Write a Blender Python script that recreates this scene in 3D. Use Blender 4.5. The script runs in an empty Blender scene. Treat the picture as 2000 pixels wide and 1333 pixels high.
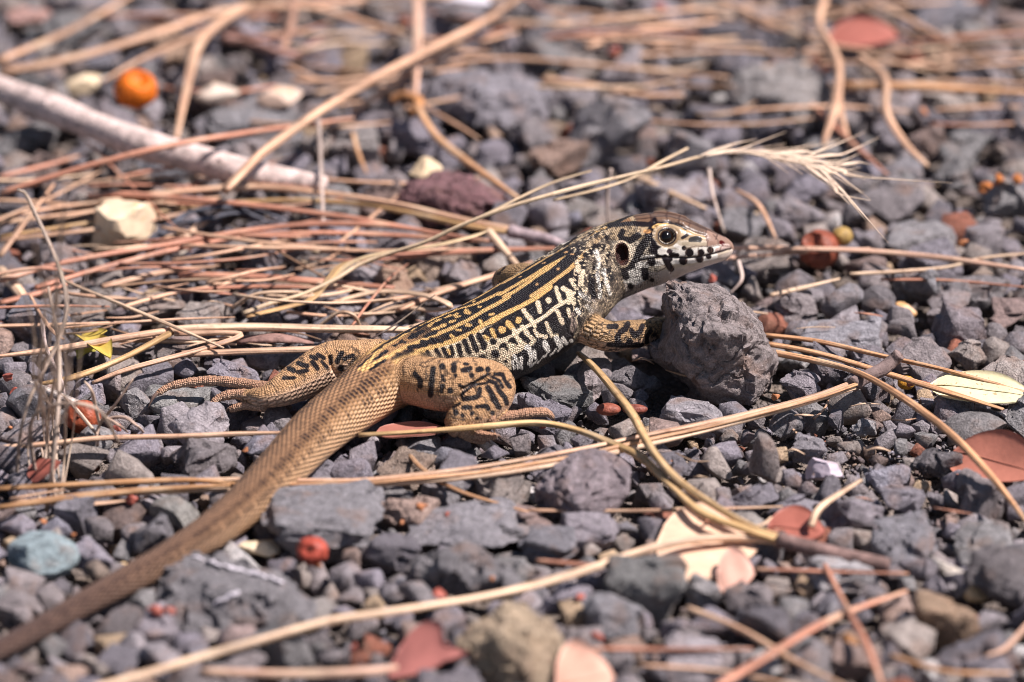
import bpy, bmesh, math, random
import numpy as np
from mathutils import Vector, Matrix
from mathutils.bvhtree import BVHTree

# ------------------------------------------------------------------ camera, sky, sun, exposure
scene = bpy.context.scene
COL = scene.collection
PITCH = math.radians(24.0)
DIST = 1.8                      # metres from the lens to the ground at the picture's centre
LENS = 36.0 * DIST / 0.230      # the frame is 23 cm wide there
CAM_AT = Vector((0.0, 0.0, 0.004))
CAM_LOC = CAM_AT + Vector((0, -DIST * math.cos(PITCH), DIST * math.sin(PITCH)))
cam_data = bpy.data.cameras.new("camera")
cam = bpy.data.objects.new("camera", cam_data)
COL.objects.link(cam)
cam.location = CAM_LOC
cam.rotation_euler = (math.pi / 2 - PITCH, 0, 0)
cam_data.sensor_width = 36.0
cam_data.lens = LENS
cam_data.clip_start = 0.05
cam_data.clip_end = 200.0
cam_data.dof.use_dof = True
cam_data.dof.focus_distance = DIST - 0.028
cam_data.dof.aperture_fstop = 10.0
cam_data.dof.aperture_blades = 0
scene.camera = cam

SUN_EL, SUN_AZ = math.radians(57), math.radians(-8)   # azimuth from +x towards +y
world = bpy.data.worlds.new("World")
scene.world = world
world.use_nodes = True
wn = world.node_tree.nodes; wl = world.node_tree.links
for n in list(wn): wn.remove(n)
w_out = wn.new('ShaderNodeOutputWorld'); w_bg = wn.new('ShaderNodeBackground'); w_sky = wn.new('ShaderNodeTexSky')
w_sky.sky_type = 'NISHITA'; w_sky.sun_disc = False
w_sky.sun_elevation = SUN_EL
w_sky.sun_rotation = math.pi / 2 - SUN_AZ
w_bg.inputs[1].default_value = 0.05
wl.new(w_sky.outputs[0], w_bg.inputs[0]); wl.new(w_bg.outputs[0], w_out.inputs[0])
sun_data = bpy.data.lights.new("sun", 'SUN')
sun = bpy.data.objects.new("sun", sun_data)
COL.objects.link(sun)
sun_data.energy = 5.0
sun_data.angle = math.radians(0.53)
sun_data.color = (1.0, 0.925, 0.905)
sdir = Vector((math.cos(SUN_EL) * math.cos(SUN_AZ), math.cos(SUN_EL) * math.sin(SUN_AZ), math.sin(SUN_EL)))
sun.rotation_euler = sdir.to_track_quat('Z', 'Y').to_euler()
sun.location = (0.5, 0, 1)
vs = scene.view_settings
vs.view_transform = 'Standard'; vs.look = 'None'; vs.gamma = 1.0; vs.exposure = 0.62; vs.use_curve_mapping = False
scene.cycles.use_denoising = True
scene.cycles.max_bounces = 5
scene.cycles.filter_width = 0.9

# ------------------------------------------------------------------ helpers
MM = 0.001
def P(px, py, z=0.0):
    """point at height z (mm) seen at a pixel of the 2000x1333 photograph; returns millimetres"""
    u = (px - 1000.0) / 2000.0 * 36.0 / LENS
    v = (666.5 - py) / 2000.0 * 36.0 / LENS
    sp, cp = math.sin(PITCH), math.cos(PITCH)
    d = Vector((u, cp + v * sp, -sp + v * cp))
    t = (z * MM - CAM_LOC.z) / d.z
    return (CAM_LOC + d * t) * 1000.0
def project(v):
    """photograph pixels of points given in mm (n,3)"""
    q = np.asarray(v) * MM - np.array(CAM_LOC)
    sp, cp = math.sin(PITCH), math.cos(PITCH)
    f = q[:, 1] * cp - q[:, 2] * sp
    up = q[:, 1] * sp + q[:, 2] * cp
    k = LENS / 36.0 * 2000.0
    return np.stack([1000 + q[:, 0] / f * k, 666.5 - up / f * k], 1)
def lin(r, g, b):
    return tuple(((c / 255.0) / 12.92 if c <= 10 else ((c / 255.0 + 0.055) / 1.055) ** 2.4) for c in (r, g, b))
def tag(o, label=None, cat=None, group=None, kind=None):
    if label: o["label"] = label
    if cat: o["category"] = cat
    if group: o["group"] = group
    if kind: o["kind"] = kind
    return o
def link(o, parent=None):
    COL.objects.link(o)
    if parent is not None: o.parent = parent
    return o
def mesh_np(name, v, f, smooth=True):
    me = bpy.data.meshes.new(name)
    v = np.asarray(v, np.float32); f = np.asarray(f, np.int32)
    n, k = f.shape
    me.vertices.add(len(v)); me.vertices.foreach_set("co", v.ravel())
    me.loops.add(n * k); me.loops.foreach_set("vertex_index", f.ravel())
    me.polygons.add(n)
    me.polygons.foreach_set("loop_start", np.arange(0, n * k, k, dtype=np.int32))
    if smooth: me.polygons.foreach_set("use_smooth", np.ones(n, bool))
    me.update(calc_edges=True)
    return me
def empty(name, loc_mm, label=None, cat=None, group=None):
    o = bpy.data.objects.new(name, None)
    o.empty_display_size = 0.005
    o.location = Vector(loc_mm) * MM
    link(o); tag(o, label, cat, group)
    return o
# vectorised value noise
_rs = np.random.RandomState(7)
_TAB = _rs.rand(64, 64, 64).astype(np.float32)
def vnoise(p):
    p = np.asarray(p, np.float64); i = np.floor(p).astype(int); f = p - i
    f = f * f * (3 - 2 * f); i0 = i & 63; i1 = (i + 1) & 63
    x0, y0, z0 = i0.T; x1, y1, z1 = i1.T; fx, fy, fz = f.T
    a = _TAB[x0, y0, z0] * (1 - fx) + _TAB[x1, y0, z0] * fx
    b = _TAB[x0, y1, z0] * (1 - fx) + _TAB[x1, y1, z0] * fx
    c = _TAB[x0, y0, z1] * (1 - fx) + _TAB[x1, y0, z1] * fx
    d = _TAB[x0, y1, z1] * (1 - fx) + _TAB[x1, y1, z1] * fx
    return ((a * (1 - fy) + b * fy) * (1 - fz) + (c * (1 - fy) + d * fy) * fz) * 2 - 1
def fbm(p, oct=4, gain=0.5):
    r = 0; a = 1.0; p = np.asarray(p, np.float64)
    for k in range(oct):
        r = r + a * vnoise(p + 11.3 * k); p = p * 2.03; a *= gain
    return r
def catmull(pts, n):
    """pts (k,d) resampled to about n points per span"""
    pts = np.asarray(pts, float); k = len(pts)
    if k == 2:
        t = np.linspace(0, 1, n + 1)[:, None]; return pts[0] * (1 - t) + pts[1] * t
    e = np.vstack([2 * pts[0] - pts[1], pts, 2 * pts[-1] - pts[-2]])
    out = []
    for i in range(k - 1):
        p0, p1, p2, p3 = e[i:i + 4]
        t = np.linspace(0, 1, n, endpoint=False)[:, None]
        out.append(0.5 * (2 * p1 + (p2 - p0) * t + (2 * p0 - 5 * p1 + 4 * p2 - p3) * t ** 2 + (3 * p1 - p0 - 3 * p2 + p3) * t ** 3))
    out.append(pts[-1:])
    return np.vstack(out)

# ------------------------------------------------------------------ node helpers
class NT:
    def __init__(self, name):
        self.m = bpy.data.materials.new(name); self.m.use_nodes = True
        self.t = self.m.node_tree
        for n in list(self.t.nodes): self.t.nodes.remove(n)
        self.out = self.t.nodes.new('ShaderNodeOutputMaterial')
        self.b = self.t.nodes.new('ShaderNodeBsdfPrincipled')
        self.t.links.new(self.b.outputs[0], self.out.inputs[0])
        self.b.inputs['IOR'].default_value = 1.45
    def n(self, typ, **kw):
        nd = self.t.nodes.new(typ)
        for k, v in kw.items(): setattr(nd, k, v)
        return nd
    def set(self, sock, v):
        if isinstance(v, bpy.types.NodeSocket): self.t.links.new(v, sock)
        elif v is not None:
            if sock.type == 'RGBA' and len(v) == 3: v = (*v, 1.0)
            sock.default_value = v
    def math(self, op, a, b=None, c=None, clamp=False):
        nd = self.n('ShaderNodeMath', operation=op); nd.use_clamp = clamp
        self.set(nd.inputs[0], a)
        if b is not None: self.set(nd.inputs[1], b)
        if c is not None: self.set(nd.inputs[2], c)
        return nd.outputs[0]
    def mix(self, f, a, b, blend='MIX'):
        nd = self.n('ShaderNodeMix', data_type='RGBA', blend_type=blend)
        self.set(nd.inputs[0], f); self.set(nd.inputs[6], a); self.set(nd.inputs[7], b)
        return nd.outputs[2]
    def noise(self, vec, scale, detail=3, rough=0.55, dist=0.0):
        nd = self.n('ShaderNodeTexNoise')
        if vec is not None: self.t.links.new(vec, nd.inputs['Vector'])
        nd.inputs['Scale'].default_value = scale; nd.inputs['Detail'].default_value = detail
        nd.inputs['Roughness'].default_value = rough; nd.inputs['Distortion'].default_value = dist
        return nd
    def ramp(self, f, stops):
        nd = self.n('ShaderNodeValToRGB'); r = nd.color_ramp
        while len(r.elements) < len(stops): r.elements.new(0.5)
        for e, (p, c) in zip(r.elements, stops):
            e.position = p; e.color = (*c, 1) if len(c) == 3 else c
        self.t.links.new(f, nd.inputs[0]); return nd.outputs[0]
    def maprange(self, v, a, b, c, d):
        nd = self.n('ShaderNodeMapRange'); self.set(nd.inputs[0], v)
        for i, x in enumerate((a, b, c, d)): nd.inputs[i + 1].default_value = x
        return nd.outputs[0]
    def bump(self, h, strength, dist, normal=None):
        nd = self.n('ShaderNodeBump'); nd.inputs['Strength'].default_value = strength
        nd.inputs['Distance'].default_value = dist; self.t.links.new(h, nd.inputs['Height'])
        if normal is not None: self.t.links.new(normal, nd.inputs['Normal'])
        return nd.outputs[0]
    def attr(self, name):
        return self.n('ShaderNodeAttribute', attribute_name=name)

def stone_mat(name, source):
    """rough broken volcanic stone; colour from the object or from a per-stone attribute"""
    T = NT(name)
    tc = T.n('ShaderNodeTexCoord'); oi = T.n('ShaderNodeObjectInfo')
    if source == 'object':
        base = oi.outputs['Color']
        add = T.n('ShaderNodeVectorMath', operation='ADD'); cmb = T.n('ShaderNodeCombineXYZ')
        for i in range(3): T.set(cmb.inputs[i], T.math('MULTIPLY', oi.outputs['Random'], 0.7 + i))
        T.set(add.inputs[0], T.n('ShaderNodeNewGeometry').outputs['Position']); T.set(add.inputs[1], cmb.outputs[0])
        vec = add.outputs[0]
    else:
        base = T.attr('col').outputs['Color']
        vec = T.n('ShaderNodeNewGeometry').outputs['Position']
    n1 = T.noise(vec, 480, 6, 0.72)          # mottling of a few mm
    n2 = T.noise(vec, 2300, 3, 0.7)          # grain
    n3 = T.noise(vec, 150, 2, 0.5)
    v = T.maprange(n1.outputs['Fac'], 0.3, 0.7, 0.55, 1.5)
    c = T.mix(1.0, base, v, 'MULTIPLY')
    g = T.maprange(n2.outputs['Fac'], 0.3, 0.7, 0.68, 1.36)
    c = T.mix(1.0, c, g, 'MULTIPLY')
    rust = T.maprange(n3.outputs['Fac'], 0.54, 0.72, 0.0, 0.5)
    c = T.mix(rust, c, lin(150, 118, 100))
    fleck = T.maprange(T.noise(vec, 1500, 2, 0.5).outputs['Fac'], 0.66, 0.74, 0.0, 0.45)
    c = T.mix(fleck, c, lin(205, 198, 198))
    T.set(T.b.inputs['Base Color'], c)
    T.b.inputs['Roughness'].default_value = 0.72
    T.b.inputs['Specular IOR Level'].default_value = 0.35
    h = T.math('ADD', T.math('MULTIPLY', n1.outputs['Fac'], 1.0), T.math('MULTIPLY', n2.outputs['Fac'], 0.35))
    T.set(T.b.inputs['Normal'], T.bump(h, 1.0, 0.0017))
    return T.m

def straw_mat(name, rough=0.5, streak=1.0):
    """dry needle / stem: object colour, streaks along the length (uv.x along in mm, uv.y around 0..1)"""
    T = NT(name)
    oi = T.n('ShaderNodeObjectInfo'); uv = T.n('ShaderNodeUVMap', uv_map='uv')
    mp = T.n('ShaderNodeMapping'); mp.inputs['Scale'].default_value = (0.05, 5.0, 1)
    T.set(mp.inputs['Vector'], uv.outputs[0])
    off = T.n('ShaderNodeVectorMath', operation='ADD'); cmb = T.n('ShaderNodeCombineXYZ')
    T.set(cmb.inputs[0], T.math('MULTIPLY', oi.outputs['Random'], 80.0)); T.set(cmb.inputs[2], T.math('MULTIPLY', oi.outputs['Random'], 33.0))
    T.set(off.inputs[0], mp.outputs[0]); T.set(off.inputs[1], cmb.outputs[0])
    n1 = T.noise(off.outputs[0], 1.0, 3, 0.6)
    pos = T.n('ShaderNodeNewGeometry').outputs['Position']
    n2 = T.noise(pos, 500, 3, 0.6)
    c = T.mix(1.0, oi.outputs['Color'], T.maprange(n1.outputs['Fac'], 0.36, 0.64, 1 - 0.52 * streak, 1 + 0.32 * streak), 'MULTIPLY')
    us = T.n('ShaderNodeSeparateXYZ'); T.set(us.inputs[0], uv.outputs[0])
    fr = T.math('ABSOLUTE', T.math('SUBTRACT', T.math('FRACT', T.math('ADD', T.math('MULTIPLY', us.outputs[1], 4.0), oi.outputs['Random'])), 0.5))
    c = T.mix(1.0, c, T.maprange(fr, 0.0, 0.14, 0.5, 1.06), 'MULTIPLY')      # grooves between the strands
    c = T.mix(T.maprange(n2.outputs['Fac'], 0.56, 0.72, 0, 0.55), c, lin(128, 88, 66))
    c = T.mix(T.maprange(T.noise(pos, 90, 2).outputs['Fac'], 0.5, 0.75, 0, 0.35), c, lin(236, 212, 180))
    T.set(T.b.inputs['Base Color'], c)
    T.b.inputs['Roughness'].default_value = rough
    T.b.inputs['Specular IOR Level'].default_value = 0.4
    T.set(T.b.inputs['Normal'], T.bump(T.math('ADD', n1.outputs['Fac'], T.math('MULTIPLY', n2.outputs['Fac'], 0.4)), 0.9, 0.0005))
    return T.m

def plain_mat(name, rough=0.5, nscale=500, var=0.25, bump=0.4, spot=None, spec=0.4, bscale=None):
    """object-coloured skin with mottling (leaves, berries, petals)"""
    T = NT(name)
    oi = T.n('ShaderNodeObjectInfo'); pos = T.n('ShaderNodeNewGeometry').outputs['Position']
    n1 = T.noise(pos, nscale, 4, 0.6)
    c = T.mix(1.0, oi.outputs['Color'], T.maprange(n1.outputs['Fac'], 0.3, 0.7, 1 - var, 1 + var), 'MULTIPLY')
    if spot:
        n2 = T.noise(pos, nscale * 2.2, 2, 0.5)
        c = T.mix(T.maprange(n2.outputs['Fac'], 0.62, 0.7, 0, 0.7), c, spot)
    T.set(T.b.inputs['Base Color'], c)
    T.b.inputs['Roughness'].default_value = rough
    T.b.inputs['Specular IOR Level'].default_value = spec
    n3 = T.noise(pos, bscale or nscale * 1.5, 3, 0.6)
    T.set(T.b.inputs['Normal'], T.bump(n3.outputs['Fac'], bump, 0.0005))
    return T.m

M_STONE = stone_mat('broken_stone', 'object')
M_GRAVEL = stone_mat('gravel_stone', 'attr')
M_STRAW = straw_mat('dry_needle')
M_BARK = plain_mat('twig_bark', 0.8, 330, 0.45, 1.0, lin(90, 75, 70), 0.2)
M_LEAF = plain_mat('dry_leaf', 0.55, 260, 0.12, 0.25, None, 0.4)
M_PALELEAF = plain_mat('speckled_leaf', 0.5, 420, 0.08, 0.25, lin(150, 120, 80), 0.4)
M_BERRY = plain_mat('berry_skin', 0.5, 700, 0.38, 0.6, lin(110, 60, 45), 0.35)
M_QUARTZ = plain_mat('quartz', 0.45, 180, 0.12, 0.8, lin(215, 165, 105), 0.5)
# ------------------------------------------------------------------ the lizard
BODY = [  # px, py, z, half width, half height (mm) of the section whose centre shows at that pixel
    (-430, 1478, 3.6, 0.5, 0.5), (-210, 1375, 4.0, 1.1, 1.1), (0, 1268, 4.8, 2.05, 2.0), (180, 1170, 5.4, 2.8, 2.7), (345, 1080, 6.0, 3.5, 3.4),
    (452, 1008, 6.9, 4.4, 4.2), (540, 925, 8.0, 5.2, 4.9), (612, 850, 9.0, 5.9, 5.6), (690, 788, 10.2, 6.5, 6.2), (755, 742, 11.2, 7.4, 6.8),
    (815, 714, 12.2, 8.8, 7.4), (880, 692, 13.3, 10.0, 8.4), (955, 668, 14.8, 10.9, 9.3), (1040, 621, 17.2, 10.9, 9.6), (1112, 570, 20.2, 9.8, 9.2),
    (1170, 524, 23.0, 8.0, 8.8), (1232, 498, 25.0, 7.3, 8.6), (1270, 488, 25.9, 7.3, 8.3), (1303, 482, 26.5, 7.0, 7.8), (1330, 481, 26.8, 6.1, 6.8),
    (1352, 482, 26.8, 5.2, 5.7), (1375, 483.5, 26.6, 4.3, 4.5), (1396, 485, 26.2, 3.35, 3.5), (1415, 485.5, 25.8, 2.4, 2.6), (1427, 485, 25.6, 1.3, 1.5)]
def chain_pts(c): return np.array([list(P(x, y, z)) + list(r) for (x, y, z, *r) in c])
LIMBS = {
 1: [[(800, 742, 12.5, 5.4), (868, 752, 13.2, 5.9), (925, 748, 13.0, 5.6), (962, 752, 12.4, 5.0), (955, 778, 10.8, 4.9), (925, 805, 9.2, 4.3), (897, 826, 7.6, 3.4), (905, 836, 6.6, 2.7)],
     [(897, 832, 7.2, 2.9), (925, 826, 7.2, 2.6), (952, 820, 7.3, 1.9)],
     [(945, 821, 7.4, 1.5), (1000, 812, 7.8, 1.15), (1040, 806, 8.2, 1.1), (1066, 806, 7.8, 0.95), (1079, 815, 6.6, 0.7)],
     [(938, 822, 7.6, 1.5), (950, 813, 8.8, 1.4), (959, 818, 8.6, 1.15), (964, 832, 7.0, 0.7)],
     [(915, 842, 6.0, 1.8), (940, 850, 5.0, 1.2), (968, 853, 4.6, 0.9)],
     [(905, 844, 5.6, 1.5), (925, 858, 4.2, 1.0), (948, 862, 3.6, 0.7)]],
 2: [[(750, 705, 12.5, 5.0), (695, 708, 13.0, 5.0), (655, 708, 12.8, 4.9), (625, 722, 11.8, 4.9), (580, 748, 10.2, 4.3), (545, 766, 9.2, 3.4), (515, 776, 8.4, 2.4), (492, 774, 8.0, 1.7)],
     [(540, 765, 8.8, 2.2), (505, 758, 8.5, 1.7), (470, 750, 8.6, 1.3), (420, 744, 8.8, 1.15), (370, 747, 8.4, 1.0), (330, 756, 7.6, 0.85), (306, 770, 6.4, 0.6)],
     [(525, 780, 7.8, 2.2), (490, 773, 8.0, 1.4), (455, 771, 7.8, 1.15), (428, 777, 7.2, 0.95), (411, 793, 5.8, 0.6)],
     [(515, 790, 7.0, 1.8), (480, 792, 6.0, 1.1), (450, 800, 4.8, 0.8)]],
 3: [[(1115, 606, 17.5, 4.6), (1150, 642, 15.0, 3.7), (1188, 657, 13.4, 3.5), (1225, 655, 12.6, 3.4), (1258, 650, 12.0, 3.0), (1284, 644, 11.5, 2.4)],
     [(1275, 643, 11.6, 2.6), (1300, 636, 10.5, 2.0), (1318, 634, 9.0, 1.3)],
     [(1300, 636, 10.5, 1.1), (1330, 630, 9.0, 0.9), (1352, 632, 7.5, 0.6)],
     [(1300, 637, 10.2, 1.1), (1328, 642, 8.0, 0.9), (1348, 650, 6.2, 0.6)],
     [(1298, 634, 10.6, 1.0), (1316, 622, 9.0, 0.85), (1332, 616, 7.6, 0.6)]],
 4: [[(1092, 566, 20.0, 4.6), (1045, 548, 21.0, 3.8), (1008, 543, 20.6, 3.2), (986, 549, 18.4, 2.9), (992, 562, 14.0, 2.6), (1012, 572, 9.5, 2.1), (1022, 578, 6.5, 1.8)],
     [(1020, 576, 7.0, 1.5), (1042, 574, 5.6, 0.9), (1060, 574, 4.6, 0.6)],
     [(1020, 576, 7.0, 1.4), (1040, 583, 5.0, 0.9), (1052, 588, 4.2, 0.6)]],
}
CLAWS = [  # from, to (px, py, z)
 ((1078, 814, 6.8), (1083, 824, 5.2)), ((963, 831, 7.2), (966, 848, 5.2)), ((966, 853, 4.7), (980, 857, 3.6)), ((946, 862, 3.7), (958, 867, 2.8)),
 ((308, 768, 6.6), (289, 797, 3.6)), ((412, 791, 6.0), (402, 818, 3.4)), ((452, 799, 4.9), (440, 808, 3.8)),
 ((1350, 632, 7.6), (1362, 638, 6.4)), ((1346, 649, 6.3), (1358, 658, 5.2))]

def loft(pts, seg, expo=2.0, per=8):
    """closed tube through pts (x,y,z,rw,rh); returns verts, quads and the sample table"""
    if pts.shape[1] == 4: pts = np.hstack([pts, pts[:, 3:4]])
    c = catmull(pts, per)
    ctr = c[:, :3]; T = np.gradient(ctr, axis=0); T /= np.linalg.norm(T, axis=1)[:, None]
    Z = np.array([0, 0, 1.0]); R = np.cross(T, Z)
    ln = np.linalg.norm(R, axis=1)[:, None]; R = R / np.maximum(ln, 1e-6)
    for i in range(1, len(R)):
        if (R[i] * R[i - 1]).sum() < 0: R[i] = -R[i]
    U = np.cross(R, T)
    s = np.concatenate([[0], np.cumsum(np.linalg.norm(np.diff(ctr, axis=0), axis=1))])
    a = np.linspace(0, 2 * np.pi, seg, endpoint=False)
    e = 2.0 / expo
    ca = np.sign(np.cos(a)) * np.abs(np.cos(a)) ** e; sa = np.sign(np.sin(a)) * np.abs(np.sin(a)) ** e
    rings = ctr[:, None] + (R[:, None] * (c[:, 3, None] * sa)[..., None]) + (U[:, None] * (c[:, 4, None] * ca)[..., None])
    n = len(ctr); v = rings.reshape(-1, 3)
    i = np.arange(n - 1)[:, None] * seg; j = np.arange(seg)[None]; j1 = (j + 1) % seg
    f = np.stack([i + j, i + j1, i + seg + j1, i + seg + j], -1).reshape(-1, 4)
    k = len(v)
    tip0 = ctr[0] - T[0] * c[0, 3] * 0.7; tip1 = ctr[-1] + T[-1] * c[-1, 3] * 0.7
    v = np.vstack([v, tip0, tip1])
    jj = np.arange(seg); jj1 = (jj + 1) % seg
    caps = np.concatenate([np.stack([jj1, jj, np.full(seg, k)], 1), np.stack([(n - 1) * seg + jj, (n - 1) * seg + jj1, np.full(seg, k + 1)], 1)])
    return v, f, caps, dict(c=ctr, T=T, R=R, U=U, s=s, rw=c[:, 3], rh=c[:, 4])

body_tab = None; limb_tab = {}
vv = []; ff = []; off = 0
def add_loft(res):
    global off
    v, f, caps, tab = res
    vv.append(v); ff.extend((f + off).tolist()); ff.extend((caps + off).tolist()); off += len(v)
    return tab
body_tab = add_loft(loft(chain_pts(BODY), 56, 2.15, 10))
for rid, cs in LIMBS.items():
    limb_tab[rid] = [add_loft(loft(chain_pts(c), 20, 2.0, 8)) for c in cs]
tmp = bpy.data.meshes.new('tmp'); tmp.from_pydata(np.vstack(vv).tolist(), [], ff); tmp.update()
bmx = bmesh.new(); bmx.from_mesh(tmp); bmesh.ops.recalc_face_normals(bmx, faces=bmx.faces); bmx.to_mesh(tmp); bmx.free()
tob = bpy.data.objects.new('tmp', tmp); COL.objects.link(tob)
md = tob.modifiers.new('r', 'REMESH'); md.mode = 'VOXEL'; md.voxel_size = 0.225; md.use_smooth_shade = True
dg = bpy.context.evaluated_depsgraph_get()
rm = bpy.data.meshes.new_from_object(tob.evaluated_get(dg))
bpy.data.objects.remove(tob); bpy.data.meshes.remove(tmp)
N = len(rm.vertices)
V = np.empty(N * 3, np.float32); rm.vertices.foreach_get('co', V); V = V.reshape(-1, 3).astype(np.float64)
F = np.empty(len(rm.loops), np.int32); rm.loops.foreach_get('vertex_index', F); F = F.reshape(-1, 4)
bpy.data.meshes.remove(rm)
E = np.concatenate([F[:, [0, 1]], F[:, [1, 2]], F[:, [2, 3]], F[:, [3, 0]]])
DEG = np.bincount(E.ravel(), minlength=N).astype(float)
def lap(x):
    out = np.zeros_like(x)
    for k in range(x.shape[1]):
        out[:, k] = np.bincount(E[:, 0], x[E[:, 1], k], N) + np.bincount(E[:, 1], x[E[:, 0], k], N)
    return out / DEG[:, None] - x
for it in range(6):
    V += 0.5 * lap(V); V -= 0.52 * lap(V)
def vnormals(v):
    fn = np.cross(v[F[:, 2]] - v[F[:, 0]], v[F[:, 3]] - v[F[:, 1]])
    out = np.zeros_like(v)
    for k in range(4):
        for a in range(3): out[:, a] += np.bincount(F[:, k], fn[:, a], N)
    return out / np.maximum(np.linalg.norm(out, axis=1), 1e-9)[:, None]

def nearest(tab, v, w=None):
    best = np.full(len(v), 1e9); idx = np.zeros(len(v), int); r = 0.5 * (tab['rw'] + tab['rh'])
    for i in range(len(r)):
        d = ((v - tab['c'][i]) ** 2).sum(1)
        d = np.sqrt(d) - (r[i] if w else 0)
        m = d < best; best[m] = d[m]; idx[m] = i
    return idx, best
bi, bd = nearest(body_tab, V)
S_RAW = body_tab['s'][bi] - body_tab['s'][70]
bsurf = bd - np.sqrt(0.5 * (body_tab['rw'][bi] ** 2 + body_tab['rh'][bi] ** 2))
REG = np.zeros(N, int); RD = bsurf.copy(); LS = np.zeros(N); LA = np.zeros(N)
for rid, tabs in limb_tab.items():
    for k, t in enumerate(tabs):
        ii, d = nearest(t, V); d = d - t['rw'][ii]
        m = d < RD - 0.35
        RD[m] = d[m]; REG[m] = rid
        q = V - t['c'][ii]
        LS[m] = (t['s'][ii] + (q * t['T'][ii]).sum(1))[m] + 40 * k
        LA[m] = (np.arctan2((q * t['R'][ii]).sum(1), (q * t['U'][ii]).sum(1)) * t['rw'][ii])[m]
SEAMD = np.where(REG > 0, bsurf - RD, 9.0)
for rid, tabs in limb_tab.items():
    for t in tabs[:1]:
        ii, d = nearest(t, V); SEAMD = np.where(REG == 0, np.minimum(SEAMD, np.abs(d - t['rw'][ii] - bsurf)), SEAMD)
jm = (1 - np.clip((np.abs(SEAMD) - 0.8) / 1.6, 0, 1))[:, None] * (S_RAW > 0)[:, None]
for it in range(40): V += 0.5 * jm * lap(V)
q = V - body_tab['c'][bi]
S = body_tab['s'][bi] + (q * body_tab['T'][bi]).sum(1)
LAT = (q * body_tab['R'][bi]).sum(1); UPP = (q * body_tab['U'][bi]).sum(1)
TH = np.arctan2(LAT / body_tab['rw'][bi], UPP / body_tab['rh'][bi])
RM = 0.5 * (body_tab['rw'] + body_tab['rh'])[bi]
def s_at(k): return body_tab['s'][k * 10]
S_HIP, S_MID, S_SHO, S_NECK, S_EAR, S_EYE, S_TIP = [s_at(k) for k in (10, 12, 14, 15, 16, 18, 24)]
MIRV = np.where((LAT < 0)[:, None], V - 2 * LAT[:, None] * body_tab['R'][bi], V)      # left half mirrored onto the right half
SRC = np.where((REG == 0)[:, None], MIRV, V)
PX = project(SRC)

# strokes traced as skin markings; each crop is (x0, y0, scale)
CR = {1: (960, 420, 8.333), 2: (960, 560, 8.333), 3: (760, 580, 8.333), 4: (780, 700, 8.333), 5: (480, 660, 6.667), 6: (1140, 580, 11.1), 7: (1190, 400, 7.984)}
def cpts(c, pts):
    x0, y0, s = CR[c]; return np.array([(x0 + x / s, y0 + y / s) for x, y in pts])
COLR = np.zeros((N, 3)); GLOSS = np.zeros(N)
nz1 = fbm(V / 0.9, 2); nz2 = fbm(V / 2.2 + 5, 3); nz3 = fbm(V / 0.45 + 9, 1)
def smooth(x, a, b):
    t = np.clip((x - a) / (b - a), 0, 1); return t * t * (3 - 2 * t)
def dist_poly(p, pts):
    if len(pts) == 1: return np.hypot(p[:, 0] - pts[0, 0], p[:, 1] - pts[0, 1])
    best = np.full(len(p), 1e9)
    for a, b in zip(pts[:-1], pts[1:]):
        ab = b - a; t = np.clip(((p - a) @ ab) / max(ab @ ab, 1e-9), 0, 1)
        best = np.minimum(best, np.hypot(*(p - a - t[:, None] * ab).T))
    return best
WF = 1.06; LWF = 0.92
def paint(mask, c, pts, w, col, soft=0.9, rough=1.0, alpha=1.0):
    x0, y0, s = CR[c]; pp = cpts(c, pts); hw = (w / s / 2) * WF * (LWF if sum(col) > 0.12 else 1.0) + (0.9 if sum(col) < 0.12 else 0.5)
    lo = pp.min(0) - hw - 4; hi = pp.max(0) + hw + 4
    m = np.where(mask & (PX[:, 0] > lo[0]) & (PX[:, 0] < hi[0]) & (PX[:, 1] > lo[1]) & (PX[:, 1] < hi[1]))[0]
    if not len(m): return
    d = dist_poly(PX[m], pp) + rough * (1.2 * nz1[m] + 0.8 * nz3[m])
    a = (alpha * (1 - smooth(d, hw - soft, hw + soft)))[:, None]
    COLR[m] = COLR[m] * (1 - a) + np.array(col) * a
def inside(p, poly):
    x, y = p.T; r = np.zeros(len(p), bool); j = len(poly) - 1
    for i in range(len(poly)):
        xi, yi = poly[i]; xj, yj = poly[j]
        r ^= ((yi > y) != (yj > y)) & (x < (xj - xi) * (y - yi) / (yj - yi + 1e-12) + xi); j = i
    return r
def fill(mask, c, pts, col, alpha=1.0, jit=1.0):
    pp = cpts(c, pts)
    m = np.where(mask)[0]
    r = inside(PX[m] + jit * np.stack([nz1[m], nz2[m]], 1), pp)
    COLR[m[r]] = COLR[m[r]] * (1 - alpha) + np.array(col) * alpha

DK = lin(27, 20, 23); YE = lin(214, 170, 108); OR = lin(178, 132, 88); CRM = lin(226, 204, 172); WH = lin(232, 224, 212)
TAN = lin(176, 126, 80); BRN = lin(112, 82, 66); PNK = lin(196, 156, 126); GRT = lin(176, 152, 122)
body = REG == 0
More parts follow.
